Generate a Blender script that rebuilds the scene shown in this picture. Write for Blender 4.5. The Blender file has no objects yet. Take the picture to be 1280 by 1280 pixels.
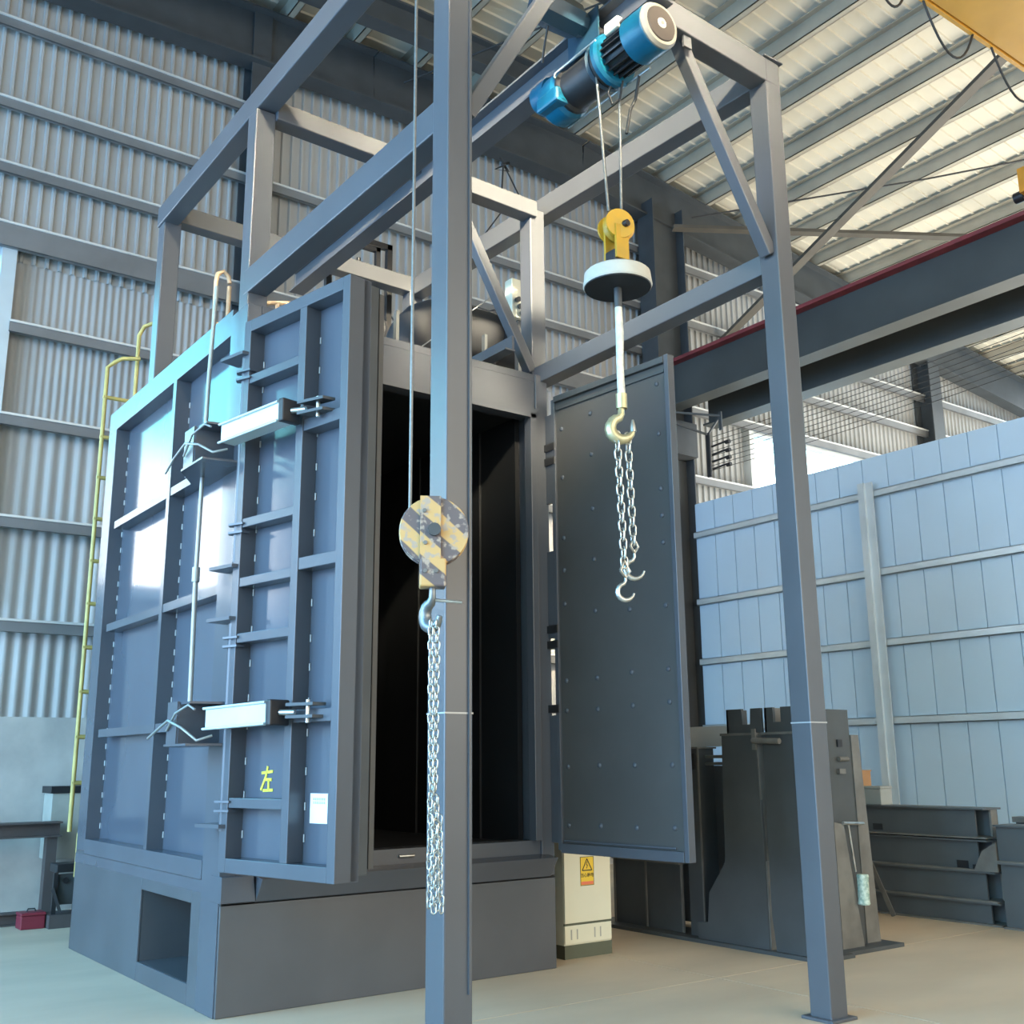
import bpy, math, random
from mathutils import Vector, Matrix
random.seed(7)
S = bpy.context.scene
COL = S.collection

# ------------------------------------------------------------------ camera
cam = bpy.data.cameras.new('camera'); camo = bpy.data.objects.new('camera', cam); COL.objects.link(camo)
cam.sensor_width = 36.0; cam.lens = 1342.75 / 1280 * 36.0; cam.clip_end = 300
r_ = Vector((0.80655, -0.59110, -0.00866)); u_ = Vector((-0.12715, -0.18776, 0.97395)); f_ = Vector((0.57733, 0.78444, 0.22660))
m = Matrix.Identity(4)
for i in range(3):
    m[i][0] = r_[i]; m[i][1] = u_[i]; m[i][2] = -f_[i]
m.translation = Vector((-2.6815, -6.7165, 1.5))
camo.matrix_world = m
S.camera = camo

# ------------------------------------------------------------------ light, sky, exposure
S.view_settings.view_transform = 'Standard'; S.view_settings.look = 'None'
S.view_settings.exposure = 0.14; S.view_settings.gamma = 1.0; S.view_settings.use_curve_mapping = False
W = bpy.data.worlds.new('World'); S.world = W; W.use_nodes = True
nt = W.node_tree; nt.nodes.clear()
wo = nt.nodes.new('ShaderNodeOutputWorld'); bg = nt.nodes.new('ShaderNodeBackground')
tc = nt.nodes.new('ShaderNodeTexCoord'); sx = nt.nodes.new('ShaderNodeSeparateXYZ'); rp = nt.nodes.new('ShaderNodeValToRGB')
nt.links.new(tc.outputs['Generated'], sx.inputs[0]); nt.links.new(sx.outputs['Z'], rp.inputs[0])
nt.links.new(rp.outputs[0], bg.inputs[0]); nt.links.new(bg.outputs[0], wo.inputs[0])
cr = rp.color_ramp
cr.elements[0].position = 0.0; cr.elements[0].color = (0.55, 0.70, 0.85, 1)
cr.elements[1].position = 1.0; cr.elements[1].color = (0.10, 0.26, 0.62, 1)
for p, c in ((0.11, (0.62, 0.80, 1.0, 1)), (0.15, (1.0, 1.0, 1.0, 1)), (0.24, (0.95, 0.99, 1.0, 1)), (0.29, (0.22, 0.95, 1.0, 1)), (0.45, (0.14, 0.55, 1.0, 1))):
    e = cr.elements.new(p); e.color = c
bg.inputs[1].default_value = 6.0

def area(name, loc, target, sx_, sy_, power, color):
    l = bpy.data.lights.new(name, 'AREA'); l.shape = 'RECTANGLE'; l.size = sx_; l.size_y = sy_
    l.energy = power; l.color = color
    o = bpy.data.objects.new(name, l); COL.objects.link(o); o.location = loc
    o.rotation_euler = (Vector(target) - Vector(loc)).to_track_quat('-Z', 'Y').to_euler()
    return o
sun = bpy.data.lights.new('sun', 'SUN'); sun.energy = 5.0; sun.angle = math.radians(0.6); sun.color = (1.0, 0.90, 0.74)
suno = bpy.data.objects.new('sun', sun); COL.objects.link(suno); suno.location = (20, -10, 30)
suno.rotation_euler = Vector((-0.62, 0.30, -0.72)).to_track_quat('-Z', 'Y').to_euler()
area('daylight_left_doorway', (-11, 0, 4.2), (0, 0.5, 4.0), 12, 7, 2200, (0.22, 0.54, 1.0))
area('daylight_front_doorway', (5, -14.5, 6), (4, 2, 5), 16, 9, 1750, (1.0, 0.86, 0.66))
cl = area('upper_gantry_fill', (-3.0, -12.0, 11.4), (2.7, 1.0, 6.0), 2, 1, 420, (1.0, 0.86, 0.60)); cl.data.spread = math.radians(20)  # added narrow warm lamp to brighten the upper gantry; the deck has no opening
area('roof_uplight_fill', (16.5, -1, 0.4), (15.5, -1, 12), 9, 9, 2100, (1.0, 0.93, 0.80))  # added upward lamp hidden behind the partition, brightens the roof like floor bounce

# ------------------------------------------------------------------ materials
def mat(name, col, rough=0.5, metal=0.0, var=0.12, scale=3.0, bump=0.0, bscale=40.0, col2=None, spec=0.5, stretch=None, emit=0):
    M = bpy.data.materials.new(name); M.use_nodes = True
    t = M.node_tree; b = t.nodes['Principled BSDF']
    b.inputs['Roughness'].default_value = rough; b.inputs['Metallic'].default_value = metal
    b.inputs['Specular IOR Level'].default_value = spec
    c1 = tuple(col) + (1,); c2 = tuple(col2) + (1,) if col2 else tuple(x * (1 - var) for x in col) + (1,)
    tcn = t.nodes.new('ShaderNodeTexCoord'); src = tcn.outputs['Object']
    if stretch:
        mp = t.nodes.new('ShaderNodeMapping'); mp.inputs['Scale'].default_value = stretch
        t.links.new(src, mp.inputs[0]); src = mp.outputs[0]
    n = t.nodes.new('ShaderNodeTexNoise'); n.inputs['Scale'].default_value = scale; n.inputs['Detail'].default_value = 5
    t.links.new(src, n.inputs['Vector'])
    rr = t.nodes.new('ShaderNodeValToRGB'); rr.color_ramp.elements[0].position = 0.35; rr.color_ramp.elements[1].position = 0.65
    rr.color_ramp.elements[0].color = c2; rr.color_ramp.elements[1].color = c1
    t.links.new(n.outputs['Fac'], rr.inputs[0]); t.links.new(rr.outputs[0], b.inputs['Base Color'])
    if bump:
        n2 = t.nodes.new('ShaderNodeTexNoise'); n2.inputs['Scale'].default_value = bscale
        t.links.new(src, n2.inputs['Vector'])
        bp = t.nodes.new('ShaderNodeBump'); bp.inputs['Strength'].default_value = bump; bp.inputs['Distance'].default_value = 0.01
        t.links.new(n2.outputs['Fac'], bp.inputs['Height']); t.links.new(bp.outputs[0], b.inputs['Normal'])
    return M
PAINT = mat('machine_paint', (0.085, 0.092, 0.108), 0.27, var=0.10, scale=1.5, bump=0.03, bscale=6)
PANELP = mat('panel_paint', (0.085, 0.095, 0.118), 0.13, var=0.08, scale=1.2, bump=0.06, bscale=2.0)
PLINTH = mat('plinth_paint', (0.082, 0.084, 0.090), 0.42, var=0.15, scale=2.0, bump=0.05, bscale=5)
GANTRY = mat('gantry_paint', (0.085, 0.090, 0.102), 0.34, var=0.10, scale=2.0)
WELD = mat('bare_weld', (0.40, 0.41, 0.41), 0.5, 0.4)
RUBBER = mat('lining_rubber', (0.007, 0.008, 0.010), 0.6, var=0.3)
LINER = mat('door_liner_plate', (0.078, 0.073, 0.069), 0.60, var=0.2, scale=1.2)
DSTEEL = mat('dark_structural_steel', (0.055, 0.060, 0.064), 0.5, var=0.2)
FSTEEL = mat('primed_grey_steel', (0.068, 0.076, 0.080), 0.5, var=0.25, scale=2)
EDGE = mat('pale_plate_edge', (0.17, 0.165, 0.15), 0.5, var=0.3, scale=6)  # paler, browner than the plate steel; for edges, end faces and small fittings
RUNWAY = mat('runway_paint', (0.052, 0.060, 0.060), 0.5, var=0.25, scale=1.0)
RED = mat('red_rail_paint', (0.23, 0.038, 0.042), 0.55, var=0.3, scale=4)
SHEET = mat('corrugated_wall_sheet', (0.40, 0.392, 0.375), 0.45, var=0.12, scale=0.7)
GIRT = mat('galvanised_girt_lit', (0.72, 0.72, 0.69), 0.35, 0.3, var=0.15, scale=2)  # pale copy of the girt steel: light caught by the lips put in the colour
GIRTD = mat('girt_web_shaded', (0.20, 0.20, 0.20), 0.45, 0.2, var=0.2, scale=2)  # dark copy of the girt steel: shade on the webs put in the colour
BRACE = mat('brown_primed_brace', (0.085, 0.072, 0.055), 0.6, var=0.2)
ROOF = mat('roof_deck_sheet', (0.60, 0.565, 0.475), 0.5, var=0.10, scale=0.5)
PURLIN = mat('roof_purlin_steel', (0.42, 0.375, 0.295), 0.45, 0.2, var=0.2, scale=1.5)
PARTN = mat('white_partition_sheet', (0.50, 0.66, 0.80), 0.30, var=0.07, scale=0.6)
PRAIL = mat('galvanised_partition_rail', (0.58, 0.66, 0.70), 0.3, 0.3, var=0.1)
CONC = mat('plinth_concrete', (0.50, 0.48, 0.44), 0.9, col2=(0.33, 0.32, 0.30), scale=1.7, bump=0.25, bscale=8)
JOINT = mat('joint_filler', (0.06, 0.055, 0.05), 0.8)
FLOOR = mat('floor_concrete', (0.60, 0.475, 0.335), 0.68, col2=(0.48, 0.385, 0.275), spec=0.3, scale=0.9, bump=0.05, bscale=12, stretch=(0.5, 1.2, 1))
GROUND = mat('yard_concrete', (0.55, 0.51, 0.44), 0.8, var=0.15)
BLUE = mat('hoist_blue_paint', (0.006, 0.105, 0.185), 0.28, var=0.25, scale=8)
BLUED = mat('hoist_dark_blue_paint', (0.018, 0.055, 0.090), 0.35, var=0.2)
BLACK = mat('black_iron', (0.020, 0.020, 0.022), 0.45, var=0.3)
DUCT = mat('dark_duct_steel', (0.022, 0.023, 0.027), 0.62, var=0.2)
YELL = mat('hook_block_yellow', (0.55, 0.29, 0.012), 0.4, col2=(0.45, 0.27, 0.03), scale=9)
CRANEY = mat('crane_yellow_paint', (0.72, 0.37, 0.045), 0.4, var=0.08)
ORANGE = mat('crane_orange_paint', (0.80, 0.32, 0.03), 0.45)
GALV = mat('chain_steel', (0.62, 0.62, 0.58), 0.30, 0.85, var=0.3, scale=20)
HOOKG = mat('grey_hook_steel', (0.22, 0.24, 0.25), 0.35, 0.6, var=0.3, scale=20)
ROPE = mat('wire_rope_steel', (0.20, 0.20, 0.195), 0.45, 0.5, var=0.2, scale=60)
BRASS = mat('hook_zinc_plate', (0.62, 0.55, 0.33), 0.35, 0.6, var=0.3, scale=12)
CREAM = mat('cream_enamel', (0.74, 0.71, 0.55), 0.4, var=0.05)
GRILLE = mat('brown_grille', (0.050, 0.040, 0.036), 0.6)
STACK = mat('grey_beam_primer', (0.098, 0.110, 0.116), 0.45, var=0.2, scale=2)
RIM = mat('grey_cowl_rim', (0.24, 0.23, 0.20), 0.45)
PALE = mat('pale_disc_paint', (0.55, 0.53, 0.46), 0.45, var=0.15, scale=6)
ALU = mat('cylinder_aluminium', (0.62, 0.68, 0.66), 0.38, 0.35, var=0.1)
CONDUIT = mat('conduit_zinc', (0.34, 0.34, 0.32), 0.38, 0.4, var=0.15)
LADDERY = mat('ladder_yellow_paint', (0.52, 0.41, 0.13), 0.5, var=0.25, scale=5)
RAILO = mat('guard_rail_primer', (0.62, 0.42, 0.25), 0.55, var=0.25, scale=6)
CARTON = mat('brown_cardboard', (0.42, 0.23, 0.11), 0.8)
GREYB = mat('grey_box_plastic', (0.36, 0.38, 0.36), 0.6)
WHITEB = mat('white_board', (0.75, 0.74, 0.70), 0.6, var=0.05)
PAPER = mat('white_paper', (0.78, 0.82, 0.84), 0.7, var=0.05)
INK = mat('grey_print', (0.20, 0.23, 0.27), 0.7)
SIGNY = mat('sign_yellow', (0.85, 0.58, 0.05), 0.5, var=0.04)
SIGNR = mat('sign_red', (0.80, 0.20, 0.10), 0.5, var=0.04)
SIGNK = mat('sign_black', (0.02, 0.018, 0.015), 0.5)
CHALK = mat('yellow_paint_stroke', (0.80, 0.68, 0.06), 0.6, var=0.25, scale=30)
BROWN = mat('rusty_beam', (0.085, 0.070, 0.066), 0.6, var=0.25)
MAROON = mat('red_tool_box', (0.20, 0.02, 0.035), 0.5)
GREENK = mat('olive_kick_plate', (0.10, 0.11, 0.075), 0.6)
CABG = mat('grey_green_cabinet', (0.40, 0.40, 0.35), 0.5, var=0.2)
WIRE = mat('black_cable', (0.025, 0.025, 0.025), 0.6)
STRAP = mat('clear_plastic_wrap', (0.72, 0.72, 0.66), 0.35, var=0.25, scale=30)
LABELG = mat('label_pale_green', (0.55, 0.66, 0.58), 0.6, col2=(0.25, 0.38, 0.33), scale=40)
def striped():
    M = bpy.data.materials.new('hazard_stripes_worn'); M.use_nodes = True; t = M.node_tree; b = t.nodes['Principled BSDF']
    b.inputs['Roughness'].default_value = 0.5
    tcn = t.nodes.new('ShaderNodeTexCoord'); mp = t.nodes.new('ShaderNodeMapping'); mp.inputs['Rotation'].default_value = (0, math.radians(48), 0)
    t.links.new(tcn.outputs['Object'], mp.inputs[0])
    w = t.nodes.new('ShaderNodeTexWave'); w.inputs['Scale'].default_value = 2.2; w.inputs['Distortion'].default_value = 0.7; w.inputs['Phase Offset'].default_value = 1.2
    w.bands_direction = 'X'; t.links.new(mp.outputs[0], w.inputs['Vector'])
    r1 = t.nodes.new('ShaderNodeValToRGB'); r1.color_ramp.elements[0].position = 0.40; r1.color_ramp.elements[1].position = 0.50
    r1.color_ramp.elements[0].color = (0.12, 0.095, 0.095, 1); r1.color_ramp.elements[1].color = (0.52, 0.33, 0.13, 1)
    t.links.new(w.outputs['Fac'], r1.inputs[0])
    n = t.nodes.new('ShaderNodeTexNoise'); n.inputs['Scale'].default_value = 28; t.links.new(tcn.outputs['Object'], n.inputs['Vector'])
    r2 = t.nodes.new('ShaderNodeValToRGB'); r2.color_ramp.elements[0].position = 0.52; r2.color_ramp.elements[1].position = 0.62
    r2.color_ramp.elements[0].color = (0, 0, 0, 1); r2.color_ramp.elements[1].color = (1, 1, 1, 1)
    t.links.new(n.outputs['Fac'], r2.inputs[0])
    mx = t.nodes.new('ShaderNodeMix'); mx.data_type = 'RGBA'
    t.links.new(r2.outputs[0], mx.inputs['Factor']); t.links.new(r1.outputs[0], mx.inputs['A']); mx.inputs['B'].default_value = (0.36, 0.29, 0.23, 1)
    t.links.new(mx.outputs['Result'], b.inputs['Base Color'])
    return M
STRIPE = striped()
GLASS = bpy.data.materials.new('window_glass'); GLASS.use_nodes = True
_b = GLASS.node_tree.nodes['Principled BSDF']; _b.inputs['Transmission Weight'].default_value = 1.0; _b.inputs['Roughness'].default_value = 0.0
_b.inputs['IOR'].default_value = 1.05; _b.inputs['Base Color'].default_value = (0.95, 0.98, 1, 1)

# ------------------------------------------------------------------ mesh building
class MB:
    def __init__(s): s.v = []; s.f = []; s.sm = []
    def add(s, vs, fs, smooth=False):
        o = len(s.v); s.v += [tuple(x) for x in vs]
        for f in fs: s.f.append(tuple(i + o for i in f)); s.sm.append(smooth)
        return s
    def box(s, a, b):
        x0, y0, z0 = (min(a[i], b[i]) for i in range(3)); x1, y1, z1 = (max(a[i], b[i]) for i in range(3))
        return s.add([(x0, y0, z0), (x1, y0, z0), (x1, y1, z0), (x0, y1, z0), (x0, y0, z1), (x1, y0, z1), (x1, y1, z1), (x0, y1, z1)],
                     [(0, 3, 2, 1), (4, 5, 6, 7), (0, 1, 5, 4), (1, 2, 6, 5), (2, 3, 7, 6), (3, 0, 4, 7)])
    def fbox(s, fr, a, b):           # box in a local frame fr(u,v,w)
        t = MB().box(a, b)
        return s.add([fr(*p) for p in t.v], t.f)
    def bar(s, p0, p1, w, h, up=(0, 0, 1)):
        p0 = Vector(p0); p1 = Vector(p1); d = (p1 - p0).normalized(); u = Vector(up)
        sd = d.cross(u).normalized(); u = sd.cross(d).normalized(); vs = []
        for p in (p0, p1):
            for a, b in ((-1, -1), (1, -1), (1, 1), (-1, 1)): vs.append(p + sd * (a * w / 2) + u * (b * h / 2))
        return s.add(vs, [(0, 1, 2, 3), (7, 6, 5, 4), (0, 4, 5, 1), (1, 5, 6, 2), (2, 6, 7, 3), (3, 7, 4, 0)])
    def ibeam(s, p0, p1, w, h, tf, tw, up=(0, 0, 1)):
        p0 = Vector(p0); p1 = Vector(p1); d = (p1 - p0).normalized(); sd = d.cross(Vector(up)).normalized(); u = sd.cross(d).normalized()
        s.bar(p0, p1, tw, h - 2 * tf, up); o = u * (h / 2 - tf / 2)
        s.bar(p0 + o, p1 + o, w, tf, up); return s.bar(p0 - o, p1 - o, w, tf, up)
    def tube(s, pts, r, n=8, smooth=True, cap=True):
        pts = [Vector(p) for p in pts]; rings = []; prev = None
        for i, p in enumerate(pts):
            d = (pts[min(i + 1, len(pts) - 1)] - pts[max(i - 1, 0)]).normalized()
            if prev is None:
                a = Vector((0, 0, 1)) if abs(d.z) < 0.9 else Vector((1, 0, 0)); prev = d.cross(a).normalized()
            x = (prev - d * prev.dot(d)).normalized(); prev = x; y = d.cross(x)
            rr = r[i] if isinstance(r, (list, tuple)) else r
            rings.append([p + (x * math.cos(2 * math.pi * k / n) + y * math.sin(2 * math.pi * k / n)) * rr for k in range(n)])
        vs = [v for rg in rings for v in rg]; fs = []
        for i in range(len(rings) - 1):
            for k in range(n):
                k2 = (k + 1) % n; fs.append((i * n + k, i * n + k2, (i + 1) * n + k2, (i + 1) * n + k))
        s.add(vs, fs, smooth)
        if cap:
            s.add(rings[0], [tuple(range(n))[::-1]]); s.add(rings[-1], [tuple(range(n))])
        return s
    def lathe(s, c, axis, prof, n=24, smooth=True):   # prof: (t along axis, radius)
        c = Vector(c); d = Vector(axis).normalized(); a = Vector((0, 0, 1)) if abs(d.z) < 0.9 else Vector((1, 0, 0))
        x = d.cross(a).normalized(); y = d.cross(x)
        rings = [[c + d * t + (x * math.cos(2 * math.pi * k / n) + y * math.sin(2 * math.pi * k / n)) * r for k in range(n)] for t, r in prof]
        for i in range(len(rings) - 1):
            s.add(rings[i] + rings[i + 1], [(k, (k + 1) % n, n + (k + 1) % n, n + k) for k in range(n)], smooth)
        s.add(rings[0], [tuple(range(n))[::-1]]); return s.add(rings[-1], [tuple(range(n))])
    def prism(s, poly, ext):     # poly: 3-D points, ext: vector
        n = len(poly); e = Vector(ext); a = [Vector(p) for p in poly]; b = [p + e for p in a]
        s.add(a + b, [tuple(range(n))[::-1], tuple(range(n, 2 * n))] + [(i, (i + 1) % n, n + (i + 1) % n, n + i) for i in range(n)]); return s
    def data(s, name, off=(0, 0, 0)):
        me = bpy.data.meshes.new(name); me.from_pydata([(v[0] - off[0], v[1] - off[1], v[2] - off[2]) for v in s.v], [], s.f)
        for p, q in zip(me.polygons, s.sm): p.use_smooth = q
        me.validate(); 
        import bmesh
        bm = bmesh.new(); bm.from_mesh(me); bmesh.ops.recalc_face_normals(bm, faces=bm.faces); bm.to_mesh(me); bm.free()
        return me
def wloc(o):
    v = Vector((0, 0, 0))
    while o: v += o.location; o = o.parent
    return v
def obj(name, mb, material, parent=None, at=None, bevel=0.0):
    """one mesh object; world coordinates in, stored relative to its origin"""
    org = Vector(at) if at is not None else (wloc(parent) if parent else Vector((0, 0, 0)))
    me = mb.data(name, org); me.materials.append(material)
    o = bpy.data.objects.new(name, me); COL.objects.link(o)
    if parent: o.parent = parent; o.location = org - wloc(parent)
    else: o.location = org
    if bevel:
        b = o.modifiers.new('bevel', 'BEVEL'); b.width = bevel; b.segments = 2; b.limit_method = 'ANGLE'
    return o
def inst(name, me, parent, at, rot=None, sc=None):
    o = bpy.data.objects.new(name, me); COL.objects.link(o); o.parent = parent; o.location = Vector(at) - wloc(parent)
    if rot: o.rotation_euler = rot
    if sc: o.scale = sc
    return o
def tag(o, label, cat, group=None):
    o['label'] = label; o['category'] = cat
    if group: o['group'] = group
    return o
def thing(name, label, cat, at=(0, 0, 0), group=None):
    o = bpy.data.objects.new(name, None); COL.objects.link(o); o.location = at; o.empty_display_size = 0.1
    return tag(o, label, cat, group)
def struct(o): o['kind'] = 'structure'; return o
def stuff(o): o['kind'] = 'stuff'; return o
def senum(name, at=(0, 0, 0)):
    o = bpy.data.objects.new(name, None); COL.objects.link(o); o.location = at; return struct(o)

# ================================================================== SETTING
# floor: cast slabs with open joints over a base
fl = struct(obj('floor', MB().box((-12, -16, -0.30), (24, 6.2, -0.05)), JOINT))
gx = [-12, -8.7, -2.7, 3.3, 9.3, 15.3, 24]; gy = [-16, -13.0, -7.0, -1.0, 6.2]
for i in range(len(gx) - 1):
    for j in range(len(gy) - 1):
        a = 0.005
        obj('slab', MB().box((gx[i] + a, gy[j] + a, -0.05), (gx[i + 1] - a, gy[j + 1] - a, 0.0)), FLOOR, fl)
struct(obj('ground', MB().box((-80, -80, -0.5), (100, 90, -0.31)), GROUND))

YB = 6.0
def corrugated(x0, x1, z0, z1, pitch, ridge, depth, y, round_=False):
    m = MB(); n = int((x1 - x0) / pitch); xs = []
    for i in range(n):
        b = x0 + i * pitch
        if round_:
            for k in range(6): xs.append((b + pitch * k / 6, y - depth * (0.5 - 0.5 * math.cos(2 * math.pi * k / 6))))
        else:
            xs += [(b, y), (b + pitch - ridge * 1.9, y), (b + pitch - ridge * 1.4, y - depth), (b + pitch - ridge * 0.5, y - depth)]
    xs.append((x1, y)); N = len(xs)
    return m.add([(x, yy, z0) for x, yy in xs] + [(x, yy, z1) for x, yy in xs], [(i, i + 1, N + i + 1, N + i) for i in range(N - 1)], round_)
wb = senum('wall_back', (0, YB, 0))
obj('concrete_plinth', MB().box((-12, YB - 0.05, 0), (24, YB + 0.30, 2.02)), CONC, wb)
XW = -0.56      # right jamb of the big left window
obj('wall_sheeting', corrugated(XW, 10.2, 2.02, 5.40, 0.15, 0.036, 0.035, YB + 0.05, True), SHEET, wb)
obj('wall_sheeting', corrugated(XW, 10.2, 5.40, 7.30, 0.088, 0.03, 0.022, YB + 0.05, True), SHEET, wb)
obj('wall_sheeting', corrugated(-12, 10.2, 7.25, 12.0, 0.145, 0.03, 0.035, YB + 0.03), SHEET, wb)
obj('wall_sheeting', corrugated(-12, -7.0, 2.02, 7.30, 0.15, 0.036, 0.035, YB + 0.05, True), SHEET, wb)
obj('wall_sheeting', corrugated(10.2, 12.1, 2.02, 12.0, 0.145, 0.03, 0.035, YB + 0.05), SHEET, wb)
obj('wall_sheeting', corrugated(12.1, 24, 7.45, 12.0, 0.145, 0.03, 0.035, YB + 0.05), SHEET, wb)
obj('wall_sheeting', corrugated(15.6, 24, 2.02, 7.45, 0.145, 0.03, 0.035, YB + 0.05), SHEET, wb)
obj('wall_sheeting', corrugated(12.1, 15.6, 2.02, 5.0, 0.145, 0.03, 0.035, YB + 0.05), SHEET, wb)
def girt(z, x0, x1, h=0.14, d=0.17):
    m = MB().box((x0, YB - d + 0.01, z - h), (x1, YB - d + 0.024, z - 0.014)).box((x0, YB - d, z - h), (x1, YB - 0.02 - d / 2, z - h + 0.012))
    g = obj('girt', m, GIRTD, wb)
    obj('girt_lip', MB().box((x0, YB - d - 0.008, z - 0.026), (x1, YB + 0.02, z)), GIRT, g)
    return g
for z in (10.28, 9.22, 8.39): girt(z, -12, 9.4)
girt(7.62, -12, 9.4, 0.30, 0.22)
for z in (6.46, 5.36, 4.20, 3.06): girt(z, XW + 0.05, 9.4)
for z in (10.25, 9.2, 8.4, 7.55): girt(z, 10.2, 24, 0.16)
girt(6.3, 10.2, 12.1); girt(6.3, 15.6, 24)
# back-wall columns
obj('column', MB().ibeam((2.25, YB - 0.20, 2.0), (2.25, YB - 0.20, 11.6), 0.26, 0.30, 0.02, 0.02, (0, 1, 0)), DSTEEL, wb)
c = MB().box((9.32, 5.42, 0), (9.34, 5.80, 11.0)).box((10.04, 5.42, 0), (10.06, 5.80, 11.0)).box((9.34, 5.60, 0), (10.04, 5.62, 11.0))
obj('column', c, DSTEEL, wb)
obj('column', MB().box((9.45, 5.30, 6.40), (10.02, 5.60, 6.98)), DSTEEL, wb)
obj('column', MB().ibeam((17.75, YB - 0.22, 2.0), (17.75, YB - 0.22, 11.3), 0.40, 0.42, 0.025, 0.02, (0, 1, 0)), DSTEEL, wb)
obj('window_jamb', MB().box((12.0, YB - 0.12, 5.0), (12.12, YB + 0.1, 7.45)).box((15.5, YB - 0.12, 5.0), (15.62, YB + 0.1, 7.45)), GIRT, wb)
# big daylight window left of the chamber
w1 = senum('window_1', (-3.8, YB, 3.6))
obj('window_frame', MB().box((XW - 0.10, YB - 0.14, 3.2), (XW + 0.06, YB + 0.12, 7.34)).box((-7.0, YB - 0.10, 7.24), (XW, YB + 0.10, 7.34)).box((-7.0, YB - 0.10, 3.40), (XW, YB + 0.10, 3.55)), PRAIL, w1)
for x in (-2.7, -4.85): obj('mullion', MB().box((x - 0.04, YB - 0.05, 3.5), (x + 0.04, YB + 0.06, 7.3)), PRAIL, w1)
for a, b in ((-7.0, -4.89), (-4.81, -2.74), (-2.66, XW - 0.1)): obj('pane', MB().box((a, YB + 0.0, 3.55), (b, YB + 0.008, 7.24)), GLASS, w1)
obj('wall_sheeting', corrugated(-7.0, XW, 2.02, 3.40, 0.15, 0.036, 0.035, YB + 0.05, True), SHEET, wb)
w2 = senum('window_2', (13.8, YB, 5.0))
obj('window_frame', MB().box((12.1, YB - 0.08, 7.36), (15.6, YB + 0.1, 7.46)).box((12.1, YB - 0.08, 4.95), (15.6, YB + 0.1, 5.05)), GIRT, w2)
obj('pane', MB().box((12.12, YB, 5.05), (15.5, YB + 0.008, 7.36)), GLASS, w2)

wf = senum('wall_front', (6, -15.3, 0))
obj('wall_sheeting', MB().box((-12, -15.4, 0), (24, -15.3, 12.0)), SHEET, wf)

# roof: ribbed deck, purlins, rafters, wind bracing
ce = senum('ceiling', (5, 0, 12))
def zr(x): return 12.0 - 0.105 * max(0.0, x - 8.0) - 0.05 * max(0.0, 4.0 - x)
m = MB(); y = -15.0; prof = []
while y < YB + 0.1:
    prof += [(y, 0.0), (y + 0.20, 0.0), (y + 0.212, -0.028), (y + 0.235, -0.028)]; y += 0.247
xs = [-12, 4, 8, 24]; N = len(prof)
vs = [(x, yy, zr(x) + dz) for x in xs for yy, dz in prof]
m.add(vs, [(i * N + k, i * N + k + 1, (i + 1) * N + k + 1, (i + 1) * N + k) for i in range(3) for k in range(N - 1)])
obj('roof_deck', m, ROOF, ce)
x = -10.9
while x < 23:
    z = zr(x); m = MB()
    m.box((x - 0.006, -15, z - 0.29), (x + 0.006, YB, z - 0.04)).box((x - 0.10, -15, z - 0.052), (x + 0.006, YB, z - 0.04)).box((x - 0.006, -15, z - 0.29), (x + 0.10, YB, z - 0.278)).box((x + 0.09, -15, z - 0.29), (x + 0.10, YB, z - 0.26))
    obj('purlin', m, PURLIN, ce); x += 1.035
def rafter(y, x0, x1, h0, w):
    m = MB(); st = [x0] + [v for v in (4, 8) if x0 < v < x1] + [x1]
    for a, b in zip(st, st[1:]): m.ibeam((a, y, zr(a) - 0.30 - h0 / 2), (b, y, zr(b) - 0.30 - h0 / 2), w, h0, 0.03, 0.02)
    return obj('rafter', m, DSTEEL, ce)
rafter(5.70, -12, 24, 0.82, 0.30); rafter(4.55, -12, 6.8, 0.42, 0.24); rafter(-7.2, -12, 24, 0.8, 0.3)
obj('wind_brace', MB().bar((9.7, 5.33, 10.5), (16.2, 1.35, 10.5), 0.16, 0.06), BRACE, ce)
obj('wind_brace', MB().bar((11.37, 5.9, 8.93), (9.95, -0.58, 10.5), 0.16, 0.06), BRACE, ce)
obj('tie_rod', MB().tube([(9.3, 4.5, 10.2), (12.2, 2.0, 10.7), (14.2, -0.2, 11.0)], 0.015, 6), WIRE, ce)
obj('tie_rod', MB().tube([(4.4, 5.5, 11.3), (6.6, 0.5, 11.4), (8.2, -3.5, 11.4)], 0.015, 6), WIRE, ce)

# partition of upright sheets on the right
XP = 10.0
wr = senum('wall_right', (XP, 0, 0))
y = 5.40; k = 0
while y > -6.0:
    y1 = y - 0.405
    m = MB().box((XP, y1 + 0.007, 0.0), (XP + 0.02, y - 0.007, 5.62)).box((XP + 0.02, y - 0.03, 0.0), (XP + 0.035, y + 0.03, 5.62))
    obj('panel', m, PARTN, wr); y = y1; k += 1
for z in (5.08, 3.98, 3.02, 1.99):
    obj('rail', MB().box((XP - 0.075, -6.0, z - 0.05), (XP - 0.002, 5.40, z - 0.04)).box((XP - 0.075, -6.0, z - 0.05), (XP - 0.068, 5.40, z + 0.05)).box((XP - 0.075, -6.0, z + 0.042), (XP - 0.002, 5.40, z + 0.05)), PRAIL, wr)
for ys in (2.1, -3.9):
    obj('stud', MB().box((XP - 0.16, ys - 0.05, 0), (XP - 0.076, ys + 0.05, 5.24)).box((XP - 0.12, ys - 0.16, 0), (XP - 0.10, ys - 0.05, 5.24)), PRAIL, wr)

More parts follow.
